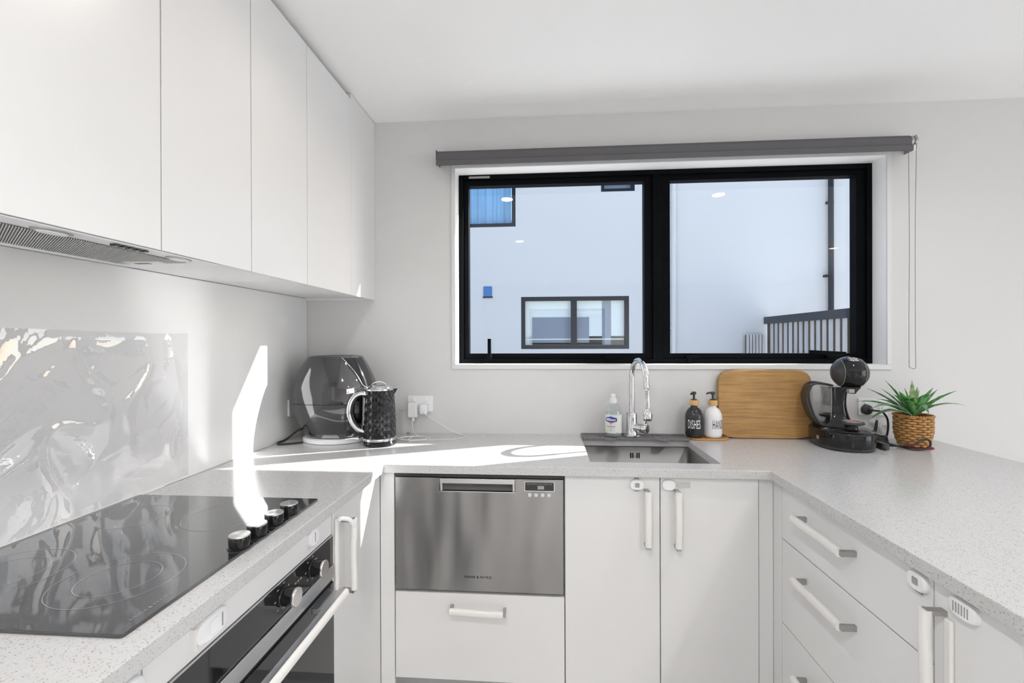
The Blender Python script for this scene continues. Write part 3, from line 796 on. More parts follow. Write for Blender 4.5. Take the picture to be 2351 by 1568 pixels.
# ------------------------------------------------------------------ cooktop
hob = thing('cooktop', 'black glass ceramic cooktop with four black control knobs', 'cooktop', (-.883, .92, ZT))
HX0, HX1, HY0, HY1 = -1.1435, -.621, .628, 1.213
g = G().prism(rrect(HX0, HX1, HY0, HY1, .006, 3), ZT + .0004, ZT + .006)
g.obj('glass', 'hob_glass', hob, bevel=.0015)
def ring(cx, cy, r, w=.0012):
    n = 64
    G().add([(cx + rr * math.cos(2 * PI * k / n), cy + rr * math.sin(2 * PI * k / n), ZT + .0063) for rr in (r, r + w) for k in range(n)],
            [(k, (k + 1) % n, n + (k + 1) % n, n + k) for k in range(n)]).obj('burner_ring', 'hob_print', hob)
for cx, cy, rs in ((-1.01, 1.06, (.075,)), (-.79, 1.075, (.088,)), (-1.01, .78, (.10, .065)), (-.775, .78, (.098, .062))):
    for r_ in rs: ring(cx, cy, r_)
text_flat('brand_print', 'FISHER & PAYKEL', .0085, (-.640, .700, ZT + .006), (0, 1, 0), (-1, 0, 0), 'hob_print', hob, spacing=1.2)
for k, y in enumerate((.915, .974, 1.038, 1.101)):
    kn = G().lathe([(.0225, .006), (.0225, .0075), (.0195, .009), (.0195, .013), (.0205, .0135), (.0205, .029), (.0200, .030)], 40, (-.640, y, ZT)).obj('knob', 'black_gloss', hob, smooth=35)
    G().lathe([(.0203, .0301), (.0206, .0305), (.0206, .0325), (.0198, .0335), (.0001, .0335)], 40, (-.640, y, ZT), cap1=False).obj('knob_cap', 'steel_spun', kn, smooth=35)
    ring(-.640, y, .027, .0006)
    box('knob_mark', 'hob_print', hob, -.6155 + .0, -.6225, y - .003, y + .003, ZT + .0061, ZT + .0063) if False else None

# ------------------------------------------------------------------ oven
oven = thing('built_in_oven', 'black built-in oven with stainless trim and a foam-sleeved bar handle', 'oven', (-.86, .93, .2))
OY0, OY1 = .634, 1.2305
box('oven_body', 'dark_gap', oven, XW + .06, DLx - .004, OY0 + .003, OY1 - .002, .205, .790)
box('control_panel', 'black_glass', oven, DLx - .004, DLx + .004, OY0, OY1, .722, .7985, bevel=.001)
box('panel_edge', 'silver_trim', oven, DLx - .004, DLx + .0045, OY0, OY1, .7988, .8005)
box('trim_strip', 'steel', oven, DLx - .004, DLx + .0075, OY0, OY1, .684, .7215, bevel=.001)
dd = box('oven_door', 'black_glass', oven, DLx - .002, DLx + .006, OY0, OY1, .20, .672, bevel=.0015)
box('door_seal', 'black_matte', oven, DLx - .004, DLx + .001, OY0 + .002, OY1 - .002, .6725, .6835)
hx = DLx + .052
for y in (OY0 + .075, OY1 - .075):
    box('handle_post', 'steel', dd, DLx + .006, hx - .006, y - .045, y + .045, .652, .664, bevel=.001)
box('handle', 'steel', dd, hx - .016, hx + .003, OY0 + .028, OY1 - .030, .664, .671, bevel=.002)
g = G(); rings = []
for i in range(24):
    u = i / 23; y = OY0 + .03 + u * (OY1 - OY0 - .062)
    rings.append([(hx + .003 + .0085 * math.cos(a), y, .660 + .0115 * math.sin(a)) for a in [2 * PI * k / 16 for k in range(16)]])
g.loft(rings).obj('handle_cover', 'foam_white', dd, smooth=50)
for y in (.985, 1.112):
    M = Matrix.Translation((DLx + .004, y, .766)) @ Matrix.Rotation(PI / 2, 4, 'Y')
    g = G(); g.M = M
    kn = g.lathe([(.0215, 0), (.0215, .004), (.0195, .006), (.0195, .030)], 40).obj('knob', 'black_gloss', oven, smooth=35)
    g = G(); g.M = M
    g.lathe([(.0198, .0301), (.0203, .031), (.0203, .0345), (.0196, .036), (.0001, .036)], 40, cap1=False).obj('knob_cap', 'steel_spun', kn, smooth=35)
    g = G()
    for k in range(7):
        a = PI * .15 + k * PI * .28
        c = Vector((DLx + .0042, y + .028 * math.cos(a), .766 + .028 * math.sin(a)))
        g.box(c.x, c.x + .0003, c.y - .003, c.y + .003, c.z - .0012, c.z + .0012)
    g.obj('dial_marks', 'ink_grey', oven)
g = G()
for k in range(3): g.box(DLx + .0041, DLx + .0044, 1.035 + k * .012, 1.042 + k * .012, .765, .768)
g.obj('clock_marks', 'ink_grey', oven)

# ------------------------------------------------------------------ dishwasher
dw = thing('dish_drawer', 'stainless steel drawer dishwasher with a recessed handle', 'dishwasher', (-.24, 1.85, .45))
DX0, DX1, DZ0, DZ1 = -.536, .058, .455, .852
box('tub', 'dark_gap', dw, DX0 + .004, DX1 - .004, DB + .045, DB + .42, DZ0 + .002, .862)
# front panel with a cut-out for the handle recess and one for the display
hx0, hx1, hz0 = -.3765, -.1085, .805
g = G()
y0, y1 = DB - .004, DB + .020
g.box(DX0, hx0, y0, y1, DZ0, DZ1).box(hx1, DX1, y0, y1, DZ0, DZ1).box(hx0, hx1, y0, y1, DZ0, hz0)
bm = bmesh.new(); me_ = bpy.data.meshes.new('tmp')
fp_ = g.obj('front_panel', 'steel_panel', dw)
mdl = fp_.data; bm.from_mesh(mdl); bmesh.ops.remove_doubles(bm, verts=bm.verts, dist=1e-5); bm.to_mesh(mdl); bm.free()
# recessed handle: curved scoop and flat grip bar
g = G(); rings = []
for k in range(9):
    a = k / 8 * PI / 2
    yy = y0 + .003 + .030 * math.sin(a); zz = hz0 + .004 + .024 * (1 - math.cos(a))
    rings.append((yy, zz))
g.grid(lambda a, b: (hx0 + .004 + (hx1 - hx0 - .008) * a, rings[min(8, int(b * 8 + .5))][0], rings[min(8, int(b * 8 + .5))][1]), 1, 8)
g.obj('handle_scoop', 'scoop_steel', dw, smooth=60)
for x in (hx0 + .0005, hx1 - .0105): G().box(x, x + .010, y0 + .001, y1, hz0 + .0005, DZ1 - .018).obj('scoop_end', 'steel', dw, bevel=.003)
box('grip_bar', 'steel', dw, hx0 + .001, hx1 - .001, y0 - .002, y0 + .012, .8335, DZ1 - .001, bevel=.001)
box('recess_lip', 'silver_trim', dw, hx0, hx1, y0 - .001, y0 + .001, hz0 - .001, hz0 + .0015)
box('top_rail', 'black_satin', dw, DX0, DX1, DB + .001, DB + .02, .8535, .8625)
db_ = G().prism(rrect(-.0765, .0285, .8115, .8455, .004, 3), y0 - .0022, y0 - .0002, 'y').obj('display_bezel', 'silver_trim', dw)
G().prism(rrect(-.0740, .0260, .8138, .8432, .003, 3), y0 - .0030, y0 - .0021, 'y').obj('display', 'display', db_)
text_flat('display_print', 'Heavy  Normal  Eco  Fast  Delicate  Rinse', .0052, (-.024, y0 - .0030, .8388), (1, 0, 0), (0, 0, 1), 'ink_grey', db_)
box('display_print', 'ink_grey', db_, -.070, .022, y0 - .0033, y0 - .0030, .8352, .8356)
box('display_window', 'latch_grey', db_, -.030, -.008, y0 - .0033, y0 - .0030, .8190, .8310)
for k in range(4):
    g = G(); g.M = Matrix.Translation((-.0582 + k * .0222, y0 - .0001, .7985)) @ Matrix.Rotation(PI / 2, 4, 'X')
    bt = g.lathe([(.0075, 0), (.0075, .0012), (.0062, .0016), (.0060, .0006), (.0001, .0006)], 24, cap1=False).obj('button', 'silver_trim', dw, smooth=40)
    g = G(); g.M = Matrix.Translation((-.0582 + k * .0222, y0 - .0008, .7985)) @ Matrix.Rotation(PI / 2, 4, 'X')
    g.lathe([(.0048, 0), (.0046, .0012)], 20).obj('button_face', 'steel', bt, smooth=40)
text_flat('brand_print', 'FISHER & PAYKEL', .0105, (-.2395, y0, .5045), (1, 0, 0), (0, 0, 1), 'ink_black', dw, spacing=1.25, bold=.0004)

# ------------------------------------------------------------------ sink
sink = thing('kitchen_sink', 'undermounted stainless steel sink bowl below the tap', 'sink', (.386, 1.86, .69))
bm = bmesh.new()
bx0, bx1, by0, by1, bz0, bz1 = SX0 - .002, SX1 + .002, SY0 - .002, SY1 + .002, .69, ZS - .0008
rings = []
for z, ins, rad in ((bz1, 0, .014), (bz0 + .02, .004, .018), (bz0 + .006, .010, .022), (bz0, .022, .03)):
    rings.append([bm.verts.new((u, v, z)) for u, v in rrect(bx0 + ins, bx1 - ins, by0 + ins, by1 - ins, rad, 5)])
for a, b_ in zip(rings, rings[1:]):
    for i in range(len(a)): bm.faces.new((a[i], b_[i], b_[(i + 1) % len(a)], a[(i + 1) % len(a)]))
bm.faces.new(rings[-1])
off = Vector((.386, 1.86, .69))
for v in bm.verts: v.co -= off
bmesh.ops.recalc_face_normals(bm, faces=bm.faces)
me = bpy.data.meshes.new('bowl'); bm.to_mesh(me); bm.free(); me.materials.append(MATS['steel_sink'])
me.polygons.foreach_set('use_smooth', [True] * len(me.polygons)); me.set_sharp_from_angle(angle=math.radians(50))
o = bpy.data.objects.new('bowl', me); C.objects.link(o); o.parent = sink; OFF[o.name] = off
sm = o.modifiers.new('solid', 'SOLIDIFY'); sm.thickness = .0012; sm.offset = -1
for k, x in enumerate((-.018, -.009, .009, .018)):
    G().prism(rrect(.388 + x - .0028, .388 + x + .0028, .818, .842, .0027, 4), SY1 - .0016, SY1 - .0008, 'y').obj('overflow_slot', 'dark_gap', sink)
g = G(); g.M = Matrix.Translation((.388, SY1 - .0006, .830)) @ Matrix.Rotation(PI / 2, 4, 'X')
g.lathe([(.003, 0), (.003, .0018), (.0015, .0026)], 14).obj('overflow_screw', 'chrome', sink, smooth=40)
G().lathe([(.045, .0005), (.045, .003), (.032, .003), (.030, .001), (.001, .001)], 32, (.386, 1.86, .69), cap1=False).obj('drain', 'chrome', sink, smooth=40)

# ------------------------------------------------------------------ silicone mat behind the sink
mt = thing('sink_mat', 'ribbed dark grey silicone splash mat around the tap', 'mat', (.39, 2.08, ZT))
MX0, MX1, MY0, MY1 = .158, .622, 2.030, 2.128
g = G().box(MX0, MX1, MY0, MY1, ZT + .0006, ZT + .006)
# raised rim
g.box(MX0, MX1, MY1 - .006, MY1, ZT + .006, ZT + .011).box(MX0, MX0 + .006, MY0, MY1 - .006, ZT + .006, ZT + .010).box(MX1 - .006, MX1, MY0, MY1 - .006, ZT + .006, ZT + .010)
g.box(MX0, .245, MY0, MY0 + .006, ZT + .006, ZT + .010).box(.305, .475, MY0, MY0 + .006, ZT + .006, ZT + .010).box(.535, MX1, MY0, MY0 + .006, ZT + .006, ZT + .010)
g.obj('pad', 'mat_grey', mt, bevel=.0012)
for cx in (.275, .505):
    G().prism([(cx - .030, MY0), (cx + .030, MY0), (cx + .014, MY0 - .018), (cx - .014, MY0 - .018)], ZT + .001, ZT + .006).obj('pour_spout', 'mat_grey', mt, bevel=.001)
x = .175
while x < .61:
    if not (.345 < x < .415):
        g = G()
        g.add([(x, MY0 + .014, ZT + .006), (x + .004, MY0 + .014, ZT + .006), (x + .014, MY0 + .05, ZT + .006), (x + .010, MY0 + .05, ZT + .006),
               (x, MY0 + .014, ZT + .0085), (x + .004, MY0 + .014, ZT + .0085), (x + .014, MY0 + .05, ZT + .0085), (x + .010, MY0 + .05, ZT + .0085)],
              [(4, 5, 6, 7), (0, 1, 5, 4), (1, 2, 6, 5), (2, 3, 7, 6), (3, 0, 4, 7)])
        g.add([(x + .010, MY0 + .05, ZT + .006), (x + .014, MY0 + .05, ZT + .006), (x + .004, MY0 + .085, ZT + .006), (x, MY0 + .085, ZT + .006),
               (x + .010, MY0 + .05, ZT + .0085), (x + .014, MY0 + .05, ZT + .0085), (x + .004, MY0 + .085, ZT + .0085), (x, MY0 + .085, ZT + .0085)],
              [(4, 5, 6, 7), (0, 1, 5, 4), (1, 2, 6, 5), (2, 3, 7, 6), (3, 0, 4, 7)])
        g.obj('rib', 'mat_grey', mt)
    x += .0195

# ------------------------------------------------------------------ tap
FX, FY = .381, 2.082
tap = thing('kitchen_tap', 'chrome gooseneck mixer tap with flexible spray head at the sink', 'tap', (FX, FY, ZT + .006))
G().lathe([(.035, .0005), (.035, .005), (.030, .008), (.0265, .009)], 36, (FX, FY, ZT + .006)).obj('base_ring', 'chrome', tap, smooth=35)
G().lathe([(.0265, .0085), (.0255, .02), (.0240, .03), (.0240, .104), (.0225, .107), (.014, .1075)], 36, (FX, FY, ZT + .006)).obj('valve_body', 'chrome', tap, smooth=35)
tx, ty = .412, 1.930     # spray head position
arc = [(FX, FY, 1.01), (FX, FY, 1.10), (FX, FY, 1.17)]
ctr = Vector(((FX + tx) / 2, (FY + ty) / 2, 1.17)); half = Vector(((FX - tx) / 2, (FY - ty) / 2, 0))
for k in range(1, 20):
    a = PI * k / 20
    arc.append(ctr + half * math.cos(a) + Vector((0, 0, .078 * math.sin(a))))
arc += [(tx, ty, 1.17), (tx + .001, ty, 1.142)]
G().tube(arc, .0118, 18).obj('spout', 'chrome', tap, smooth=60)
hs = [(tx + .001, ty, 1.145), (tx + .003, ty, 1.12), (tx + .004, ty, 1.09), (tx + .005, ty, 1.06), (tx + .005, ty, 1.045)]
pth = catmull(hs, 10)
rad = [.0062 + (.0022 if i % 2 else 0) for i in range(len(pth))]
hz = G().tube(pth, .008, 14, radii=rad).obj('flexible_hose', 'chrome', tap, smooth=60)
G().lathe([(.0125, 0), (.0125, -.007), (.0095, -.010), (.0085, -.018)], 24, (tx + .001, ty, 1.146)).obj('hose_collar', 'chrome', tap, smooth=35)
G().lathe([(.0075, 0), (.009, -.006), (.0165, -.016), (.0185, -.020), (.0190, -.038), (.0175, -.044), (.0165, -.045)], 28, (tx + .005, ty, 1.052)).obj('spray_head', 'chrome', tap, smooth=35)
G().lathe([(.0163, -.045), (.0160, -.048)], 28, (tx + .005, ty, 1.052)).obj('spray_face', 'black_satin', tap, smooth=35)
# side lever
d = Vector((.80, -.60, -.02)).normalized()
g = G(); g.M = Matrix.Translation((FX, FY, .950)) @ d.to_track_quat('Z', 'Y').to_matrix().to_4x4()
g.lathe([(.0190, .010), (.0200, .030), (.0200, .050)], 28); g.obj('lever_base', 'chrome', tap, smooth=35)
g = G(); g.M = Matrix.Translation((FX, FY, .950)) @ d.to_track_quat('Z', 'Y').to_matrix().to_4x4()
lv = g.lathe([(.0200, .0515), (.0205, .053), (.0205, .072), (.0185, .075), (.001, .0755)], 28, cap1=False).obj('lever_cap', 'chrome', tap, smooth=35)
e = Vector((FX, FY, .950)) + d * .064
G().tube([e + Vector((0, 0, .014)), e + Vector((.004, -.002, .05)), e + Vector((.007, -.003, .078))], .005, 10, flat=(1.4, .7)).obj('lever', 'chrome', tap, smooth=60)

# ------------------------------------------------------------------ bottles by the sink
def cam_theta(x, y): return math.atan2(-y, -x)
BX, BY = .300, 2.083
bt = thing('detergent_bottle', 'clear squeeze bottle with white pull cap and Milton label on the sink mat', 'bottle', (BX, BY, ZT + .0088))
G().lathe([(.030, 0), (.036, .003), (.038, .010), (.038, .100), (.037, .112), (.033, .126), (.024, .139), (.0150, .146), (.0145, .150)], 36).obj('bottle', 'clear_bottle', bt, world=False, smooth=50)
G().lathe([(.029, .002), (.0345, .005), (.0362, .012), (.0362, .104), (.0355, .110), (.001, .110)], 32, cap1=False).obj('liquid', 'clear_bottle', bt, world=False, smooth=50)
cp_ = G().lathe([(.0150, .146), (.0155, .147), (.0155, .163), (.0140, .1655), (.009, .1665), (.009, .172)], 28).obj('cap', 'plastic_white', bt, world=False, smooth=35)
G().lathe([(.007, .171), (.0105, .176), (.0110, .181), (.0085, .1865), (.004, .188)], 24).obj('pull_top', 'plastic_white', cp_, world=False, smooth=50)
th = cam_theta(BX, BY)
R_ = .0382
lb = cyl_patch('label', R_, th, -.047, .047, lambda u: .100, lambda u: .017, 'label_paper', bt, 28)
ub = -.011
cyl_patch('badge', R_ + .0003, th, ub - .027, ub + .027, lambda u: .0915 - abs(u - ub) * .28, lambda u: .0625 + abs(u - ub) * .28, 'ink_navy', lb)
text_cyl('brand_print', 'Milton', .0165, R_ + .0007, th + ub / R_, .0768, 'ink_white', lb, bold=.0004)
def heart_t(u):
    s = abs(u - ub) / .0075; return .062 + .004 * math.sqrt(max(0, 1 - (2 * s - 1) ** 2))
cyl_patch('heart', R_ + .0008, th, ub - .0075, ub + .0075, heart_t, lambda u: .054 + 1.05 * abs(u - ub), 'ink_pink', lb, 22)
for k, (z, w, m) in enumerate(((.0475, .040, 'ink_navy'), (.0435, .034, 'ink_pink'), (.0385, .016, 'ink_grey'), (.0215, .020, 'ink_mint'))):
    cyl_patch('print_line', R_ + .0003, th, ub - w / 2, ub + w / 2, lambda u, z=z: z + .0009, lambda u, z=z: z - .0009, m, lb, 10)
cyl_patch('triangle', R_ + .0003, th, ub - .004, ub + .004, lambda u: .034 - 1.4 * abs(u - ub), lambda u: .0275, 'ink_green', lb, 10)
for sgn in (-1, 1):
    cyl_patch('print_mark', R_ + .0003, th, ub + sgn * .013 - .003, ub + sgn * .013 + .003, lambda u: .033, lambda u: .0275, 'ink_mint', lb, 6)
cyl_patch('print_line', R_ + .0003, th, -.044, .040, lambda u: .0985, lambda u: .0950 + .03 * abs(u) - .0002, 'ink_mint', lb, 10)
cyl_patch('volume_print', R_ + .0003, th, .012, .022, lambda u: .0215, lambda u: .0190, 'ink_grey', lb, 6)

TRX = .708
tr = thing('dispenser_tray', 'oval bamboo tray holding the two soap dispensers', 'tray', (TRX, 2.075, ZT))
ol = []
for cx, a0 in ((TRX + .051, -PI / 2), (TRX - .051, PI / 2)):
    for k in range(13):
        a = a0 + PI * k / 12; ol.append((cx + .036 * math.cos(a), 2.075 + .036 * math.sin(a)))
G().prism(ol, ZT + .0005, ZT + .009).obj('board', 'bamboo_tray', tr, bevel=.002)
def dispenser(x, y, mat, ink, word, label, dth, text_off):
    b = thing('soap_dispenser', label, 'soap dispenser', (x, y, ZT + .0095), group='soap dispensers on the tray')
    G().lathe([(.026, 0), (.033, .003), (.0365, .012), (.0375, .020), (.0375, .088), (.0360, .100), (.0310, .114), (.0230, .125), (.0150, .131), (.0135, .136), (.0135, .140)], 40).obj('bottle', mat, b, world=False, smooth=50)
    G().lathe([(.0195, .1402), (.0195, .1615), (.0188, .1625)], 32).obj('collar', 'bamboo_light', b, world=False, smooth=35, bevel=.0006)
    pu = G().lathe([(.0135, .1627), (.0135, .1655), (.0060, .1665), (.0050, .170), (.0050, .188)], 24).obj('pump_stem', 'black_satin', b, world=False, smooth=35)
    g = G().lathe([(.0085, .187), (.0095, .189), (.0095, .197), (.0075, .199), (.001, .1995)], 24, cap1=False)
    a = cam_theta(x, y) + dth
    dv = Vector((math.cos(a), math.sin(a), 0))
    g.tube([Vector((0, 0, .1945)), dv * .020 + Vector((0, 0, .1945)), dv * .030 + Vector((0, 0, .190))], .0042, 10)
    g.obj('pump_head', 'black_satin', pu, world=False, smooth=50)
    text_cyl('word_print', word, .054, .0377, cam_theta(x, y) + text_off, .058, ink, b, sx=.30, spacing=1.12)
dispenser(.649, 2.075, 'soap_black', 'ink_white', 'DISHES', 'black soap dispenser lettered DISHES on the bamboo tray', -.4, .02)
dispenser(.730, 2.075, 'soap_white', 'ink_black', 'HANDS', 'white soap dispenser lettered HANDS beside the wooden board', -1.0, .72)

# ------------------------------------------------------------------ chopping board leaning on the wall
cb = thing('chopping_board', 'large worn bamboo chopping board leaning against the wall', 'chopping board', (.985, 2.10, ZT))
cb.rotation_euler = (math.radians(-4.2), 0, 0)
ol = []
bw, bh, br = .405, .302, .055
for u, v in ellipse(0, 0, 1, 1, 72, 7.0): ol.append((u * bw / 2 * (1 - .012 * v), v * bh / 2 + bh / 2))
G().prism(ol, -.010, .010, 'y').obj('board', 'bamboo_board', cb, world=False, bevel=.004, bseg=3)
cb.location = (.966, 2.1015, ZT + .0012)

# ------------------------------------------------------------------ power outlets
def outlet(name, label, org, ux, n, plugs=()):
    o = thing(name, label, 'power outlet', org, group='double power outlets')
    org, ux, n = Vector(org), Vector(ux), Vector(n); uz = Vector((0, 0, 1))
    def slab(nm, u0, u1, v0, v1, h0, h1, mat, par, rad=.003):
        ol_ = rrect(u0, u1, v0, v1, rad, 3); m_ = len(ol_)
        q = G().add([org + ux * u + uz * v + n * h for h in (h0, h1) for u, v in ol_], [tuple(range(m_)), tuple(range(2 * m_ - 1, m_ - 1, -1))] + [(i, (i + 1) % m_, m_ + (i + 1) % m_, m_ + i) for i in range(m_)])
        return q.obj(nm, mat, par, bevel=.0008)
    pl = slab('plate', -.060, .060, -.037, .037, .0003, .0095, 'plastic_white', o)
    for sx_ in (-.030, .030):
        q = G(); q.M = Matrix.Translation(org + ux * sx_ + uz * .019 + n * .0095) @ n.to_track_quat('Z', 'Y').to_matrix().to_4x4()
        q.lathe([(.010, 0), (.010, .0012), (.0082, .0014), (.0080, .003), (.0072, .0036)], 22).obj('switch', 'plastic_white', o, smooth=35)
    for sx_ in (-.030, .030):
        q = G()
        for du, rot in ((-.0065, .5), (.0065, -.5)):
            q.M = Matrix(((ux.x, uz.x, n.x, 0), (ux.y, uz.y, n.y, 0), (ux.z, uz.z, n.z, 0), (0, 0, 0, 1)))
            q.M = Matrix.Translation(org + ux * (sx_ + du) + uz * -.006 + n * .0096) @ q.M @ Matrix.Rotation(rot, 4, 'Z')
            q.box(-.001, .001, -.004, .004, 0, .0003)
        q.M = None; c_ = org + ux * sx_ + uz * -.018 + n * .0098
        q.obj('socket_slots', 'dark_gap', o)
    return o
outlet('power_outlet', 'white double outlet with two chargers beside the kettle', (-.592, YB, 1.040), (1, 0, 0), (0, -1, 0))
outlet('power_outlet', 'white double outlet behind the plant with a black plug', (1.432, YB, 1.040), (1, 0, 0), (0, -1, 0))
outlet('power_outlet', 'white double outlet on the left wall half hidden by the air fryer', (XW + .0066, 2.025, 1.038), (0, 1, 0), (1, 0, 0))
# chargers on the outlet beside the kettle
ch = thing('phone_charger', 'white rectangular phone charger with a short cable in the left socket', 'charger', (-.618, YB - .03, 1.0))
box('adapter', 'plastic_white', ch, -.644, -.600, YB - .042, YB - .0105, .978, 1.046, bevel=.005, bseg=3)
G().tube([(-.622, YB - .028, .979), (-.622, YB - .028, .962)], .0075, 10).obj('connector', 'plastic_white', ch, smooth=50)
G().tube(catmull([(-.622, YB - .028, .964), (-.620, 2.095, .935), (-.595, 2.06, .908), (-.545, 2.03, .9035), (-.525, 1.985, .9032), (-.56, 1.955, .9032), (-.62, 1.965, .9032), (-.66, 1.99, .9032)], 10), .0018, 8).obj('cable', 'cord_white', ch, smooth=60)
ch = thing('usb_charger', 'white square wall charger with a thin cable in the right socket', 'charger', (-.565, YB - .03, 1.0))
box('adapter', 'plastic_white', ch, -.588, -.552, YB - .046, YB - .0105, .992, 1.040, bevel=.009, bseg=3)
G().tube(catmull([(-.572, YB - .046, 1.012), (-.560, YB - .06, 1.002), (-.505, 2.085, .965), (-.43, 2.095, .918), (-.365, 2.06, .9036), (-.40, 2.0, .9032), (-.50, 1.975, .9032), (-.59, 1.94, .9032)], 10), .0014, 8).obj('cable', 'cord_white', ch, smooth=60)
ch = thing('white_cable', 'coiled white charging cable lying on the worktop right of the kettle', 'cable', (-.58, 1.98, ZT))
pts = []
for k in range(40):
    a = k / 39 * PI * 3.4; pts.append((-.585 + (.075 - .0006 * k) * math.cos(a), 1.985 + (.045 - .0003 * k) * math.sin(a), .9068 + .0012 * math.sin(a * 1.5)))
pts += [(-.60, 2.04, .906), (-.625, 2.07, .915)]
G().tube(catmull(pts, 3), .0017, 8).obj('cord', 'cord_white', ch, smooth=60)
box('plug', 'latch_grey', ch, -.640, -.622, 2.064, 2.078, .9075, .9175, bevel=.002)
bx = thing('white_adapter', 'white plug adapter standing behind the wicker pot', 'adapter', (1.46, 2.11, ZT))
G().prism(rrect(1.440, 1.480, ZT + .0008, ZT + .066, .012, 4), 2.10, 2.126, 'y').obj('body', 'plastic_white', bx, bevel=.003)
G().prism(rrect(1.446, 1.474, ZT + .012, ZT + .056, .006, 4), 2.0985, 2.1, 'y').obj('face', 'cord_white', bx)

# ------------------------------------------------------------------ air fryer
AX, AY = -.935, 1.985
std = G().lathe([(.128, .0006), (.136, .002), (.136, .015), (.132, .018), (.001, .018)], 48, (AX + .006, AY, ZT), sx=1.06, sy=.92, cap1=False)
std.obj('round_stand', 'plastic_white', smooth=40, label='white round stand under the air fryer', cat='stand')
FZ = ZT + .0185
af = thing('air_fryer', 'glossy black rounded air fryer in the corner behind the kettle', 'air fryer', (AX, AY, FZ))
RX_, RY_ = .180, .143
prof = [(.0, .655), (.006, .70), (.016, .735), (.035, .795), (.065, .878), (.100, .945), (.135, .985), (.165, 1.0), (.200, .990), (.235, .955), (.270, .888), (.300, .81), (.325, .735), (.342, .675), (.352, .640)]
_pp = catmull([Vector((a, b_, 0)) for a, b_ in prof], 8)
prof = [(p_.x, p_.y) for p_ in _pp]
def fr(z):
    for (a, ra), (b, rb) in zip(prof, prof[1:]):
        if a <= z <= b:
            t_ = (z - a) / (b - a); return ra + (rb - ra) * t_
    return prof[-1][1] if z > prof[-1][0] else prof[0][1]
PWF = 2.35
def fs(th, z, lift=0.):
    ca, sa = math.cos(th), math.sin(th); q = (abs(ca) ** PWF + abs(sa) ** PWF) ** (-1 / PWF); r = fr(z)
    return Vector(((RX_ * r + lift) * ca * q, (RY_ * r + lift) * sa * q, z))
def shell(z0, z1, n):
    n *= 2
    return [(fr(z0 + (z1 - z0) * k / n), z0 + (z1 - z0) * k / n) for k in range(n + 1)]
ZSM = .152
def fl(prof_, **k): return G().lathe([(r * 1.0, z) for r, z in prof_], 72, sx=RX_, sy=RY_, pw=PWF, **k)
low = fl(shell(.004, ZSM - .0012, 14)).obj('drawer_shell', 'fryer_black', af, world=False, smooth=60)
upp = fl(shell(ZSM + .0012, .350, 18) + [(.625, .3525), (.600, .3515), (.585, .349), (.001, .349)], cap1=False).obj('top_shell', 'fryer_black', af, world=False, smooth=50)
fl([(fr(ZSM) - .012, ZSM - .002), (fr(ZSM) - .012, ZSM + .002)]).obj('seam', 'dark_gap', af, world=False)
fl([(.60, .0), (.66, .004)]).obj('foot', 'black_matte', af, world=False, smooth=40)
# visor with silver trim
curve = [(-58, .347), (-53, .334), (-47, .312), (-41, .288), (-37, .262), (-34, .240), (-31, .226), (-26, .219), (-17, .217), (-4, .217)]
cv = [fs(math.radians(a), z, .0022) for a, z in curve]
G().tube(catmull(cv, 6), .0017, 8).obj('visor_trim', 'silver_trim', af, world=False, smooth=60)
g = G()
def vis(a, b):
    i = a * (len(curve) - 1); k = min(int(i), len(curve) - 2); t_ = i - k
    th0 = curve[k][0] + (curve[k + 1][0] - curve[k][0]) * t_; z0 = curve[k][1] + (curve[k + 1][1] - curve[k][1]) * t_
    th1 = -20 + 60 * a if False else th0 + (30 - th0) * .0
    z1 = .345
    return fs(math.radians(th0), z0 + (z1 - z0) * b, .0012)
g.grid(vis, 40, 10); g.obj('visor', 'black_gloss', af, world=False, smooth=60)
# drawer outline groove and grip housing
gr = [(-58, .151), (-57.5, .10), (-56, .055), (-52, .034), (-44, .028), (-18, .026)]
G().tube(catmull([fs(math.radians(a), z, .0004) for a, z in gr], 6), .0012, 6).obj('drawer_groove', 'dark_gap', af, world=False, smooth=60)
g = G()
def grip(a, b):
    th_ = math.radians(-50 + 34 * a); z = .060 + .110 * b
    bul = .004 + .010 * (math.sin(PI * min(1, max(0, a))) ** .6) * (math.sin(PI * b) ** .35)
    return fs(th_, z, bul)
g.grid(grip, 20, 16); g.obj('drawer_grip', 'black_gloss', af, world=False, smooth=70)
# sticker
g = G(); g.grid(lambda a, b: fs(math.radians(-56 + 10.0 * a), .196 + .004 * a + .020 * b, .0012), 6, 2)
sk = g.obj('warning_sticker', 'plastic_white', af, world=False, smooth=60)
q = G().add([fs(math.radians(a), z, .0016) for a, z in ((-55, .200), (-52.4, .201), (-53.7, .211))], [(0, 1, 2)]); q.obj('warning_triangle', 'ink_grey', sk, world=False)
for z in (.2035, .208, .2125):
    q = G(); q.grid(lambda a, b, z=z: fs(math.radians(-51.4 + 4.2 * a), z + .0012 * b, .0016), 4, 1); q.obj('warning_print', 'ink_grey', sk, world=False)
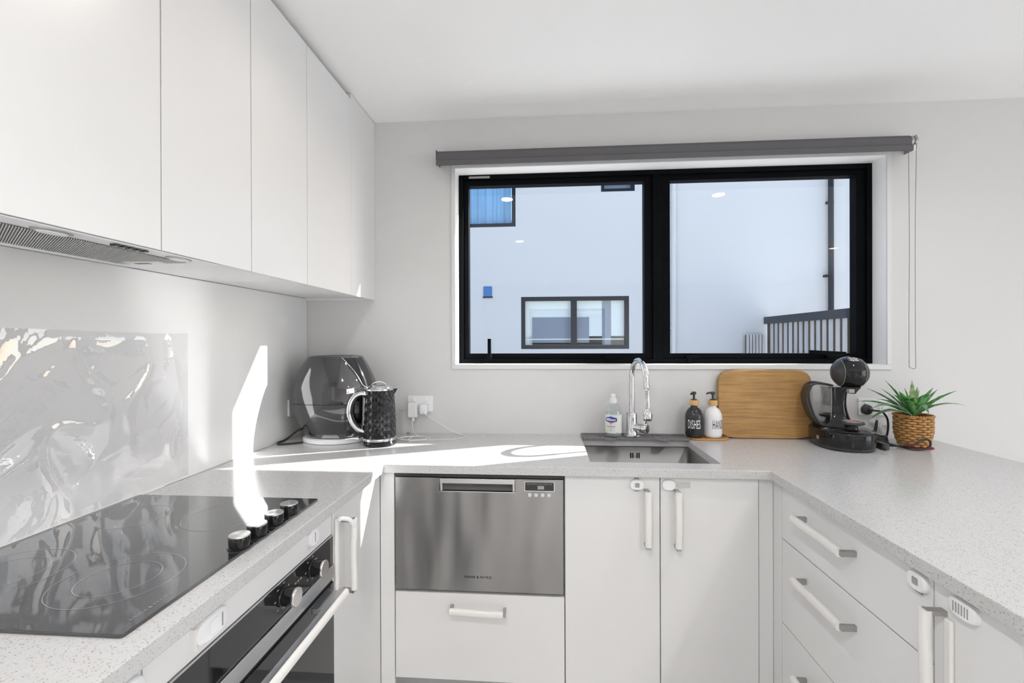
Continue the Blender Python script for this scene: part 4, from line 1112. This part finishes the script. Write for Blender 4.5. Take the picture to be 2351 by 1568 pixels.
# base vents
for a in (-118, -113, -108, -50, -43, -36, -29):
    A = fs(math.radians(a), .010, .0004); B_ = fs(math.radians(a - 2.5), .026, .0004)
    G().tube([A, B_], .0016, 6).obj('vent_slot', 'dark_gap', af, world=False)
g = G(); g.grid(lambda a, b: fs(math.radians(-98 + 36 * a), .004 + (.015 * min(1, 7 * a, 7 * (1 - a))) * b, .0006), 16, 2); g.obj('front_foot_recess', 'bracket_grey', af, world=False, smooth=60)
cp0 = fs(math.radians(190), .030)
G().tube(catmull([cp0, cp0 + Vector((-.02, -.01, -.006)), (-.196, -.06, -.010), (-.200, -.115, -.0135), (-.178, -.138, -.0135), (-.135, -.120, -.0135), (-.10, -.095, -.0135)], 8), .0042, 10).obj('power_cord', 'cord_black', af, world=False, smooth=60)

# ------------------------------------------------------------------ kettle
KX, KY = -.700, 1.893
kt = thing('electric_kettle', 'black diamond-faceted electric kettle with chrome handle and trims', 'kettle', (KX, KY, ZT))
G().lathe([(.062, .0006), (.068, .003), (.069, .012), (.065, .019), (.052, .020)], 48).obj('power_base', 'black_gloss', kt, world=False, smooth=35)
G().lathe([(.0655, .0205), (.0680, .022), (.0680, .032), (.0655, .034)], 48).obj('bottom_band', 'chrome', kt, world=False, smooth=35)
def kr(z):
    u = (z - .034) / .196
    return .0655 - .0020 * u - .0105 * max(0, u - .25) ** 1.5
nd, nr = 16, 6
hz_ = .196 / nr
vv = []; ff = []
def kp(k, i, lift=0):   # lattice vertex: row i in half-rows
    z = .034 + hz_ * i / 2; r = kr(z) + lift; a = 2 * PI * (k / nd); return (r * math.cos(a), r * math.sin(a), z)
g = G()
for i in range(-1, 2 * nr):        # diamond centres on half rows
    zc = i + 1
    for k in range(nd):
        kk = k + (.5 if i % 2 else 0)
        L_, R2, T_, B2 = (kk - .5, zc), (kk + .5, zc), (kk, zc + 1), (kk, zc - 1)
        c_ = kp(kk, zc, .0022)
        pts4 = [kp(*B2), kp(*R2), kp(*T_), kp(*L_)]
        if zc - 1 < 0: pts4 = [kp(kk - .0, zc), kp(*R2), kp(*T_), kp(*L_)]; continue_flag = True
        if zc - 1 < 0:
            g.add([c_, pts4[1], pts4[2], pts4[3]], [(0, 1, 2), (0, 2, 3)])
        elif zc + 1 > 2 * nr:
            g.add([c_, pts4[0], pts4[1], pts4[3]], [(0, 1, 2) if False else (1, 2, 0), (3, 1, 0)])
        else:
            g.add([c_] + pts4, [(0, 1, 2), (0, 2, 3), (0, 3, 4), (0, 4, 1)])
g.obj('body', 'black_gloss', kt, world=False, recalc=True)
G().lathe([(kr(.034) - .004, .034), (kr(.23) - .004, .230)], 36).obj('inner_wall', 'black_matte', kt, world=False)
G().lathe([(.0550, .228), (.0575, .230), (.0575, .236), (.0550, .238), (.048, .239)], 48).obj('top_ring', 'chrome', kt, world=False, smooth=35)
ld = G().lathe([(.049, .2385), (.047, .243), (.038, .248), (.022, .251), (.001, .252)], 40, cap1=False).obj('lid', 'chrome', kt, world=False, smooth=50)
ua = math.atan2(-.345, -.939); hu = Vector((math.cos(ua), math.sin(ua), 0)); hn = Vector((-hu.y, hu.x, 0))
g = G(); rings = []
for k in range(13):
    a = PI * k / 12; c_ = hu * (.004 + .030 * math.cos(a)) + Vector((0, 0, .246 + .019 * math.sin(a)))
    rings.append([c_ + hn * sw + Vector((0, 0, hh)) for sw, hh in ((-.011, -.002), (.011, -.002), (.011, .002), (-.011, .002))])
g.loft(rings).obj('lid_grip', 'chrome', ld, world=False, bevel=.001)
hp = [hu * .054 + Vector((0, 0, .215)), hu * .078 + Vector((0, 0, .217)), hu * .102 + Vector((0, 0, .205)), hu * .119 + Vector((0, 0, .175)), hu * .123 + Vector((0, 0, .135)), hu * .112 + Vector((0, 0, .098)), hu * .090 + Vector((0, 0, .070)), hu * .064 + Vector((0, 0, .058))]
G().tube(catmull(hp, 8), .0105, 14, flat=(1.0, 1.15)).obj('handle', 'chrome', kt, world=False, smooth=60)
hp2 = [p_ * 1.0 - hu * .011 for p_ in hp[1:-1]]
G().tube(catmull(hp2, 8), .0085, 12, flat=(1.0, .9)).obj('handle_inlay', 'black_gloss', kt, world=False, smooth=60)
G().tube([hu * .0675 + Vector((0, 0, .060)), hu * .063 + Vector((0, 0, .22))], .0075, 12, flat=(.6, 1.5)).obj('handle_strip', 'chrome', kt, world=False, smooth=60)
G().tube([hu * .062 + Vector((0, 0, .085)), hu * .058 + Vector((0, 0, .20))], .010, 12, flat=(.6, 1.2)).obj('water_gauge', 'bracket_grey', kt, world=False, smooth=60)
# spout on the far side from the handle
sp = -hu
g = G(); rings = []
for k, (o_, z, w) in enumerate(((.052, .190, .006), (.060, .210, .017), (.071, .228, .020), (.074, .2335, .020))):
    rings.append([sp * o_ + Vector((0, 0, z)), sp * (o_ - .028) + hn * w + Vector((0, 0, z)), sp * (o_ - .028) - hn * w + Vector((0, 0, z))])
g.loft(rings).obj('spout', 'black_gloss', kt, world=False, bevel=.001)
g = G().tube([hu * .060 + Vector((0, 0, .048)), hu * .086 + Vector((0, 0, .040))], .010, 12, flat=(.9, 1.5)); g.obj('switch_housing', 'black_gloss', kt, world=False, smooth=60)
G().tube([hu * .084 + Vector((0, 0, .040)), hu * .094 + Vector((0, 0, .034))], .0085, 12, flat=(.5, 1.6)).obj('switch', 'chrome', kt, world=False, smooth=60)

# ------------------------------------------------------------------ coffee machine
cm = thing('coffee_machine', 'glossy black capsule coffee machine with a round head near the plant', 'coffee machine', (1.216, 1.985, ZT), math.radians(-10))
# local axes: front = -y, machine's own sides = x
def bo(s, dy=0.):
    o_ = []
    for u, v in ellipse(0, 0, 1, 1, 64, 2.9):
        w = .104 - .022 * max(0, -v) ** 2
        o_.append((u * w * s - .006, (v * .134) * s + dy - .010))
    return o_
rings = []
for s_, z in ((.90, .0006), (.955, .004), (.97, .014)): rings.append([(u, v, z) for u, v in bo(s_)])
G().loft(rings).obj('foot_plate', 'black_satin', cm, world=False, smooth=40)
rings = []
for s_, z in ((.99, .0145), (1.0, .018), (1.0, .064), (.985, .070), (.955, .0725)): rings.append([(u, v, z) for u, v in bo(s_)])
G().loft(rings).obj('base', 'black_gloss', cm, world=False, smooth=40)
G().prism(ellipse(0, -.078, .060, .046, 40, 3.0), .0727, .0750).obj('drip_tray', 'black_satin', cm, world=False, bevel=.001)
# column: pinched neck rising from the base to the head
rings = []
for k in range(15):
    u = k / 14; z = .0727 + u * .165
    w = .038 + .036 * (1 - u) ** 3.2 + .010 * u ** 3; dpt = .030 + .036 * (1 - u) ** 3 + .010 * u ** 2
    rings.append([(a * w - .008, .068 + b_ * dpt - .012 * u, z) for a, b_ in ellipse(0, 0, 1, 1, 40, 3.0)])
G().loft(rings).obj('column', 'black_gloss', cm, world=False, smooth=50)
G().prism(ellipse(0, .150, .016, .022, 28), -.006, .004, 'y') if False else None
# head: sphere with matte side caps
HC = Vector((.012, -.034, .302)); HR = .0655
g = G(); rings = []
n1 = 40
def hd(x): return math.sqrt(max(0, 1 - x * x))
for k in range(21):
    x = -.55 + 1.10 * k / 20; r = hd(x)
    rings.append([HC + HR * Vector((x, r * math.cos(2 * PI * i / n1) * 1.05, r * math.sin(2 * PI * i / n1))) for i in range(n1)])
g.loft(rings).obj('head', 'black_gloss', cm, world=False, smooth=70)
for sg in (-1, 1):
    rings = []
    for k in range(12):
        x = .57 + .43 * k / 11; r = hd(x) if k < 11 else .02
        rings.append([HC + HR * Vector((sg * x * 1.0, r * math.cos(2 * PI * i / n1) * 1.04, r * math.sin(2 * PI * i / n1) * .99)) for i in range(n1)])
    G().loft(rings).obj('head_cap', 'black_satin', cm, world=False, smooth=70)
    r = hd(.56)
    G().tube([HC + HR * Vector((sg * .56, r * math.cos(2 * PI * i / 48) * 1.05, r * math.sin(2 * PI * i / 48))) for i in range(48)], .0009, 6, closed=True).obj('head_seam', 'latch_grey', cm, world=False, smooth=60)
G().lathe([(.012, -.082), (.016, -.074), (.022, -.066), (.030, -.055)], 24, (HC.x, HC.y - .022, HC.z)).obj('outlet_cone', 'black_satin', cm, world=False, smooth=40)
box('capsule_slot', 'latch_grey', cm, -.010, .010, HC.y - .05, HC.y - .024, HC.z - .078, HC.z - .062, world=False, bevel=.002)
# logo on the top of the head
def headp(u, v, lift=.0006):    # u across (x), v along the surface from the top towards the front
    a = PI / 2 + v / HR; x = u / HR; r = hd(x)
    return HC + (HR + lift) * Vector((x, r * math.cos(a) * 1.05, r * math.sin(a)))
v0 = .036
G().tube([headp(.019 * math.cos(2 * PI * i / 40), v0 + .013 * math.sin(2 * PI * i / 40)) for i in range(40)], .0010, 6, closed=True).obj('logo_ring', 'silver_trim', cm, world=False, smooth=60)
for w_, dv, sz in (('Dolce', -.0042, .0115), ('Gusto', .0050, .0105)):
    tv, tf = text_geo(w_, sz, bold=.0003)
    G().add([headp(p[0], v0 + dv - p[1], .0008) for p in tv], tf).obj('logo_print', 'ink_white', cm, world=False, recalc=False)
# cup stand
G().lathe([(.030, .0752), (.027, .078), (.0225, .082), (.021, .097), (.023, .1015)], 36, (0, -.078, 0)).obj('cup_pedestal', 'black_gloss', cm, world=False, smooth=40)
dk = G().lathe([(.040, .1015), (.0435, .103), (.0445, .107), (.042, .1115), (.036, .1122)], 44, (0, -.078, 0)).obj('cup_disc', 'black_satin', cm, world=False, smooth=35)
for r_ in (.015, .022, .030):
    G().tube([Vector((r_ * math.cos(2 * PI * i / 32), -.078 + r_ * math.sin(2 * PI * i / 32), .1128)) for i in range(32)], .0010, 6, closed=True).obj('grill_ring', 'latch_grey', dk, world=False, smooth=60)
for a in (.6, -.6):
    G().tube([Vector((-.014 * math.cos(a), -.078 - .014 * math.sin(a), .1132)), Vector((.014 * math.cos(a), -.078 + .014 * math.sin(a), .1132))], .0016, 6).obj('red_mark', 'red_print', dk, world=False)
# power button
bth = math.radians(212)
# water tank swung to the machine's left: transparent wedge in a black cradle
tk = [(-.030, .244), (-.062, .251), (-.092, .252), (-.111, .238), (-.118, .210), (-.112, .165), (-.097, .118), (-.077, .085), (-.055, .076), (-.040, .084), (-.030, .120)]
ol3 = [(p_.x, p_.y) for p_ in catmull([Vector((a, b_, 0)) for a, b_ in tk], 6, True)]
g = G().prism([(a * .98 - .002, .155 + (b_ - .155) * .97) for a, b_ in ol3], .014, .073, 'y')
g.obj('water_tank', 'tank_smoke', cm, world=False, bevel=.006, bseg=3)
wl = [(a, b_) for a, b_ in ol3 if b_ < .175]
G().prism([(a * .95 - .004, .155 + (b_ - .155) * .94) for a, b_ in wl], .019, .068, 'y').obj('water', 'tank_smoke', cm, world=False)
cr = [p_ for p_ in ol3]
for yy in (.012, .076):
    G().tube(catmull([(a, yy, b_) for a, b_ in tk[:10]], 6), .0045, 8).obj('tank_rim', 'black_satin', cm, world=False, smooth=60)
# cradle: band around the outer and lower edge of the tank
band = [(-.106, .244), (-.116, .224), (-.121, .200), (-.117, .166), (-.105, .128), (-.088, .096), (-.070, .080), (-.052, .0755), (-.034, .080)]
bb = catmull([Vector((a, 0, b_)) for a, b_ in band], 6)
rings = []
for i, p_ in enumerate(bb):
    t_ = (bb[min(i + 1, len(bb) - 1)] - bb[max(i - 1, 0)]).normalized(); nn = Vector((t_.z, 0, -t_.x))
    wv = .008 + .006 * math.sin(PI * i / (len(bb) - 1))
    rings.append([p_ + nn * a + Vector((0, yy, 0)) for a, yy in ((-wv / 2, .012), (wv / 2, .012), (wv / 2, .080), (-wv / 2, .080))])
G().loft(rings).obj('tank_cradle', 'black_satin', cm, world=False, smooth=50)
# side power button on the base facing the camera side
G_ = G()
a = math.radians(236)
bp_ = None
best = None
for u, v in bo(1.0):
    if u < 0 and v < 0 and (best is None or abs(v + .055) < abs(best[1] + .055)): best = (u, v)
nrm = Vector((-1, -.18, 0)).normalized()
M = Matrix.Translation((best[0] - .0004, best[1], .040)) @ nrm.to_track_quat('Z', 'Y').to_matrix().to_4x4()
g = G(); g.M = M; g.lathe([(.0085, 0), (.0085, .0012), (.0066, .0014), (.0064, .0004), (.001, .0004)], 26, cap1=False).obj('power_button', 'bracket_grey', cm, world=False, smooth=40)
g = G(); g.M = M; g.lathe([(.003, .0003), (.003, .001)], 14).obj('power_symbol', 'bracket_grey', cm, world=False)
box('brand_strip', 'bracket_grey', cm, -.0555, -.0525, -.1352, -.1338, .020, .048, world=False) if False else None

# coffee machine plug and cords
pg = thing('machine_power_cord', 'black power cord with round plug running from outlet to coffee machine', 'cord', (1.44, 2.10, ZT))
g = G(); g.M = Matrix.Translation((1.402, YB - .0105, 1.028)) @ Matrix.Rotation(PI / 2, 4, 'X')
g.lathe([(.022, .0002), (.023, .004), (.021, .014), (.013, .019), (.010, .020)], 28).obj('plug', 'black_satin', pg, smooth=35)
G().tube(catmull([(1.402, YB - .03, 1.028), (1.415, 2.095, 1.028), (1.445, 2.09, 1.022), (1.462, 2.085, .99), (1.455, 2.075, .94), (1.43, 2.06, .91), (1.39, 2.045, .906), (1.37, 2.03, .907)], 8), .0042, 10).obj('cord', 'cord_black', pg, smooth=60)
G().tube(catmull([(1.395, 2.075, .912), (1.41, 2.085, .95), (1.425, 2.095, .985), (1.42, 2.09, .96), (1.402, 2.07, .925), (1.405, 2.05, .910)], 8), .004, 10).obj('cord', 'cord_black', pg, smooth=60)
G().tube(catmull([(1.345, 2.02, .911), (1.38, 1.995, .912), (1.405, 1.945, .908), (1.425, 1.905, .906), (1.46, 1.900, .906), (1.485, 1.900, .915), (1.490, 1.900, .935), (1.477, 1.900, .946), (1.455, 1.900, .942), (1.43, 1.901, .925), (1.385, 1.925, .914), (1.355, 1.955, .908), (1.335, 1.925, .9045), (1.32, 1.895, .9045)], 8), .0036, 10).obj('cord', 'cord_black', pg, smooth=60)
pb = thing('cord_bundle', 'black bundled cord and adapter block behind the coffee machine', 'cord', (1.36, 1.98, ZT))
G().prism(rrect(1.318, 1.345, 1.905, 1.950, .006, 3), ZT + .0006, ZT + .026).obj('adapter_block', 'black_satin', pb, bevel=.003)
for k in range(4):
    pts = [(1.376 + (.036 - .003 * k) * math.cos(a), 2.015 + .024 * math.sin(a), .9085 + .0082 * k + .003 * math.sin(3 * a + k)) for a in [2 * PI * i / 26 for i in range(26)]]
    G().tube(pts, .0042, 8, closed=True).obj('cord_loop', 'cord_black', pb, smooth=60)

# ------------------------------------------------------------------ potted plant
PX, PY = 1.490, 1.985
G().lathe([(.050, .0006), (.052, .0015), (.050, .0030), (.001, .0030)], 40, (PX + .008, PY - .010, ZT), cap1=False).obj('felt_coaster', 'red_felt', smooth=40, label='dark red felt coaster under the wicker plant pot', cat='coaster')
pp = thing('potted_plant', 'artificial green rosette plant in a woven wicker pot on the worktop', 'plant', (PX, PY, ZT + .0036))
def pr(z): return .0460 + .0165 * math.sin(min(1, z / .072) * PI / 2)
G().lathe([(.041, .0005)] + [(pr(z_) - .005, z_) for z_ in (.003, .03, .06, .09, .12)] + [(pr(.12) - .012, .119), (.05, .110), (.001, .110)], 40, cap1=False).obj('pot_liner', 'wicker_dark', pp, world=False, smooth=50)
G().lathe([(.051, .108), (.03, .116), (.001, .119)], 30, cap1=False).obj('soil', 'soil', pp, world=False, smooth=50)
nst = 22
for row in range(12):
    z = .0065 + row * .0102; pts = []; rads = []
    for i in range(nst * 6):
        a = 2 * PI * i / (nst * 6)
        w = abs(math.sin(a * 5.5 + (PI / 2 if row % 2 else 0)))
        r = pr(z) - .004 + .0055 * w ** .8
        pts.append((r * math.cos(a), r * math.sin(a), z)); rads.append(.0052 * (.42 + .58 * w ** .7))
    G().tube(pts, .0046, 6, closed=True, radii=rads, flat=(1.0, .5)).obj('wicker_strand', 'wicker', pp, world=False, smooth=70)
for k in range(nst):
    a = 2 * PI * (k + .0) / nst + PI / nst
    G().tube([((pr(z_) - .001) * math.cos(a), (pr(z_) - .001) * math.sin(a), z_) for z_ in (.003, .03, .06, .09, .122)], .0017, 5).obj('wicker_stake', 'wicker_dark', pp, world=False, smooth=60)
pts = []
for i in range(160):
    a = 2 * PI * i / 160
    for_r = pr(.124) + .002 * math.cos(a * 40); pts.append((for_r * math.cos(a), for_r * math.sin(a), .1235 + .0016 * math.sin(a * 40)))
G().tube(pts, .0042, 6, closed=True).obj('wicker_rim', 'wicker', pp, world=False, smooth=70)
def leaf(tip, w, mat, droop=.02, base=(0, 0, .112)):
    tip = Vector(tip); b = Vector(base); d = tip - b; L_ = d.length
    g = G(); n = 12; rows = []
    flat = Vector((d.x, d.y, 0)); sd = Vector((-flat.y, flat.x, 0)).normalized() if flat.length > .01 else Vector((1, 0, 0))
    for i in range(n + 1):
        u = i / n; p_ = b + d * u + Vector((0, 0, droop * 4 * u * (1 - u)))
        wv = 1.25 * w * (.24 + 1.9 * u * (1 - u) * (1.25 - .5 * u) ) * (1 - u ** 6) * (1 + .10 * math.sin(i * 2.6))
        if i == n: wv = .0006
        up_ = sd.cross(d.normalized()); fold = .28 * wv
        rows.append([p_ - sd * wv * .5 + up_ * -fold, p_, p_ + sd * wv * .5 + up_ * -fold])
    vv = [q_ for r_ in rows for q_ in r_]; ff = []
    for i in range(n):
        for k in range(2): ff.append((i * 3 + k, i * 3 + k + 1, i * 3 + k + 4, i * 3 + k + 3))
    g.add(vv, ff); o_ = g.obj('leaf', mat, pp, world=False, smooth=70)
    s_ = o_.modifiers.new('solid', 'SOLIDIFY'); s_.thickness = .0008
    return o_
def tip(px, py, dy=0.):   # measured tip, dy in front (-) or behind (+) of the pot centre
    x = (px - 2045) / 594 + 1.407; z = 1.022 - (py - 955) / 562
    s_ = (1.99 + dy) / 1.99
    return (x * s_ - PX, PY + dy - PY, CAMZ + (z - CAMZ) * s_ - (ZT + .0036))
for px, py, dy, w, m, dr in ((1964, 922, -.02, .026, 'leaf_grey', .022), (1988, 891, .03, .024, 'leaf_grey', .010), (2031, 873, .05, .030, 'leaf_green', .006), (2022, 892, .07, .022, 'leaf_grey', .006),
                             (2092, 872, .04, .026, 'leaf_pale', .0), (2108, 894, -.03, .024, 'leaf_pale', .0), (2140, 889, .05, .024, 'leaf_green', .004), (2150, 893, .08, .020, 'leaf_grey', .004),
                             (2193, 896, .00, .026, 'leaf_green', .010), (2211, 929, -.01, .018, 'leaf_grey', .026), (2155, 927, -.07, .026, 'leaf_green', .012), (2131, 950, -.13, .030, 'leaf_grey', .040),
                             (1990, 968, -.06, .028, 'leaf_grey', .035), (1998, 939, -.09, .026, 'leaf_grey', .030), (2062, 898, -.09, .030, 'leaf_green', .010), (2096, 912, -.11, .028, 'leaf_green', .016),
                             (2075, 890, .02, .028, 'leaf_green', .0), (2050, 905, -.05, .026, 'leaf_green', .010), (2118, 905, -.06, .026, 'leaf_green', .010), (2080, 920, -.12, .028, 'leaf_green', .020),
                             (2135, 912, .09, .022, 'leaf_grey', .010), (2012, 915, .08, .024, 'leaf_green', .014), (2104, 888, .08, .022, 'leaf_green', .0)):
    leaf(tip(px, py, dy), w, m, dr)

# ------------------------------------------------------------------ roller blind
bl = thing('roller_blind', 'rolled-up charcoal roller blind with a steel bead chain above the window', 'blind', (.53, YB - .05, 2.13))
bx0, bx1, by_, bz_ = -.492, 1.540, YB - .055, 2.174
g = G(); g.M = Matrix.Translation((bx0, by_, bz_)) @ Matrix.Rotation(PI / 2, 4, 'Y')
g.lathe([(.029, 0), (.029, bx1 - bx0)], 40).obj('roll', 'blind_fabric', bl, smooth=40)
# fabric tail and hem bar hanging in front of the roll
g = G(); rings = []
for yy, zz in ((by_ - .0292, bz_ + .010), (by_ - .0305, bz_ - .010), (by_ - .0315, bz_ - .028), (by_ - .0325, bz_ - .046)):
    rings.append([(x_, yy + e_, zz) for x_, e_ in ((bx0, 0), (bx1 - .001, 0), (bx1 - .001, .0012), (bx0, .0012))])
g.loft(rings).obj('fabric_tail', 'blind_fabric', bl)
g = G().prism([(by_ - .0390, bz_ - .046), (by_ - .0390, bz_ - .024), (by_ - .0360, bz_ - .021), (by_ - .0322, bz_ - .022), (by_ - .0322, bz_ - .046)], bx0 - .001, bx1 - .001, 'x')
g.obj('hem_bar', 'blind_fabric', bl, bevel=.002)
for x_, s_ in ((bx0 - .004, -1), (bx1 + .003, 1)):
    if s_ < 0:
        box('bracket', 'black_satin', bl, x_ - .001, x_ + .002, by_ - .02, YB - .0005, bz_ - .022, bz_ + .03)
    else:
        g = G(); g.M = Matrix.Translation((x_, by_, bz_ + .004)) @ Matrix.Rotation(PI / 2, 4, 'Y')
        br = g.lathe([(.021, 0), (.024, .002), (.024, .010), (.019, .012), (.019, .016), (.024, .018), (.024, .026), (.020, .030)], 32).obj('chain_drive', 'bracket_grey', bl, smooth=35)
        box('bracket', 'bracket_grey', bl, x_ + .026, x_ + .030, by_ - .012, YB - .0005, bz_ - .030, bz_ + .030, bevel=.001)
        box('end_cap', 'plastic_white', bl, x_ - .003, x_ + .005, by_ - .038, by_ - .030, bz_ - .046, bz_ - .024)
cx_, cy_ = bx1 + .018, by_
g = G()
zt, zb_ = bz_ - .012, 1.210
path = []
z = zt
while z > zb_ + .008: path.append((cx_ + .0035 + .001 * math.sin(z * 9), cy_ - .018 + .004 * math.sin(z * 5), z)); z -= .006
path += [(cx_ + .003, cy_ - .013, zb_ + .002), (cx_ + .001, cy_ - .006, zb_), (cx_ - .001, cy_ + .002, zb_ + .003)]
z = zb_ + .008
while z < zt: path.append((cx_ - .002 + .001 * math.sin(z * 8), cy_ + .010, z)); z += .006
for p_ in path:
    s_ = .0026
    g.add([(p_[0] + a * s_, p_[1] + b_ * s_, p_[2] + c_ * s_) for a, b_, c_ in ((1, 0, 0), (-1, 0, 0), (0, 1, 0), (0, -1, 0), (0, 0, 1), (0, 0, -1))],
          [(0, 2, 4), (2, 1, 4), (1, 3, 4), (3, 0, 4), (2, 0, 5), (1, 2, 5), (3, 1, 5), (0, 3, 5)])
g.obj('bead_chain', 'chain_steel', bl, smooth=180, kind='stuff')
G().tube(path, .0007, 5).obj('chain_cord', 'chain_steel', bl)
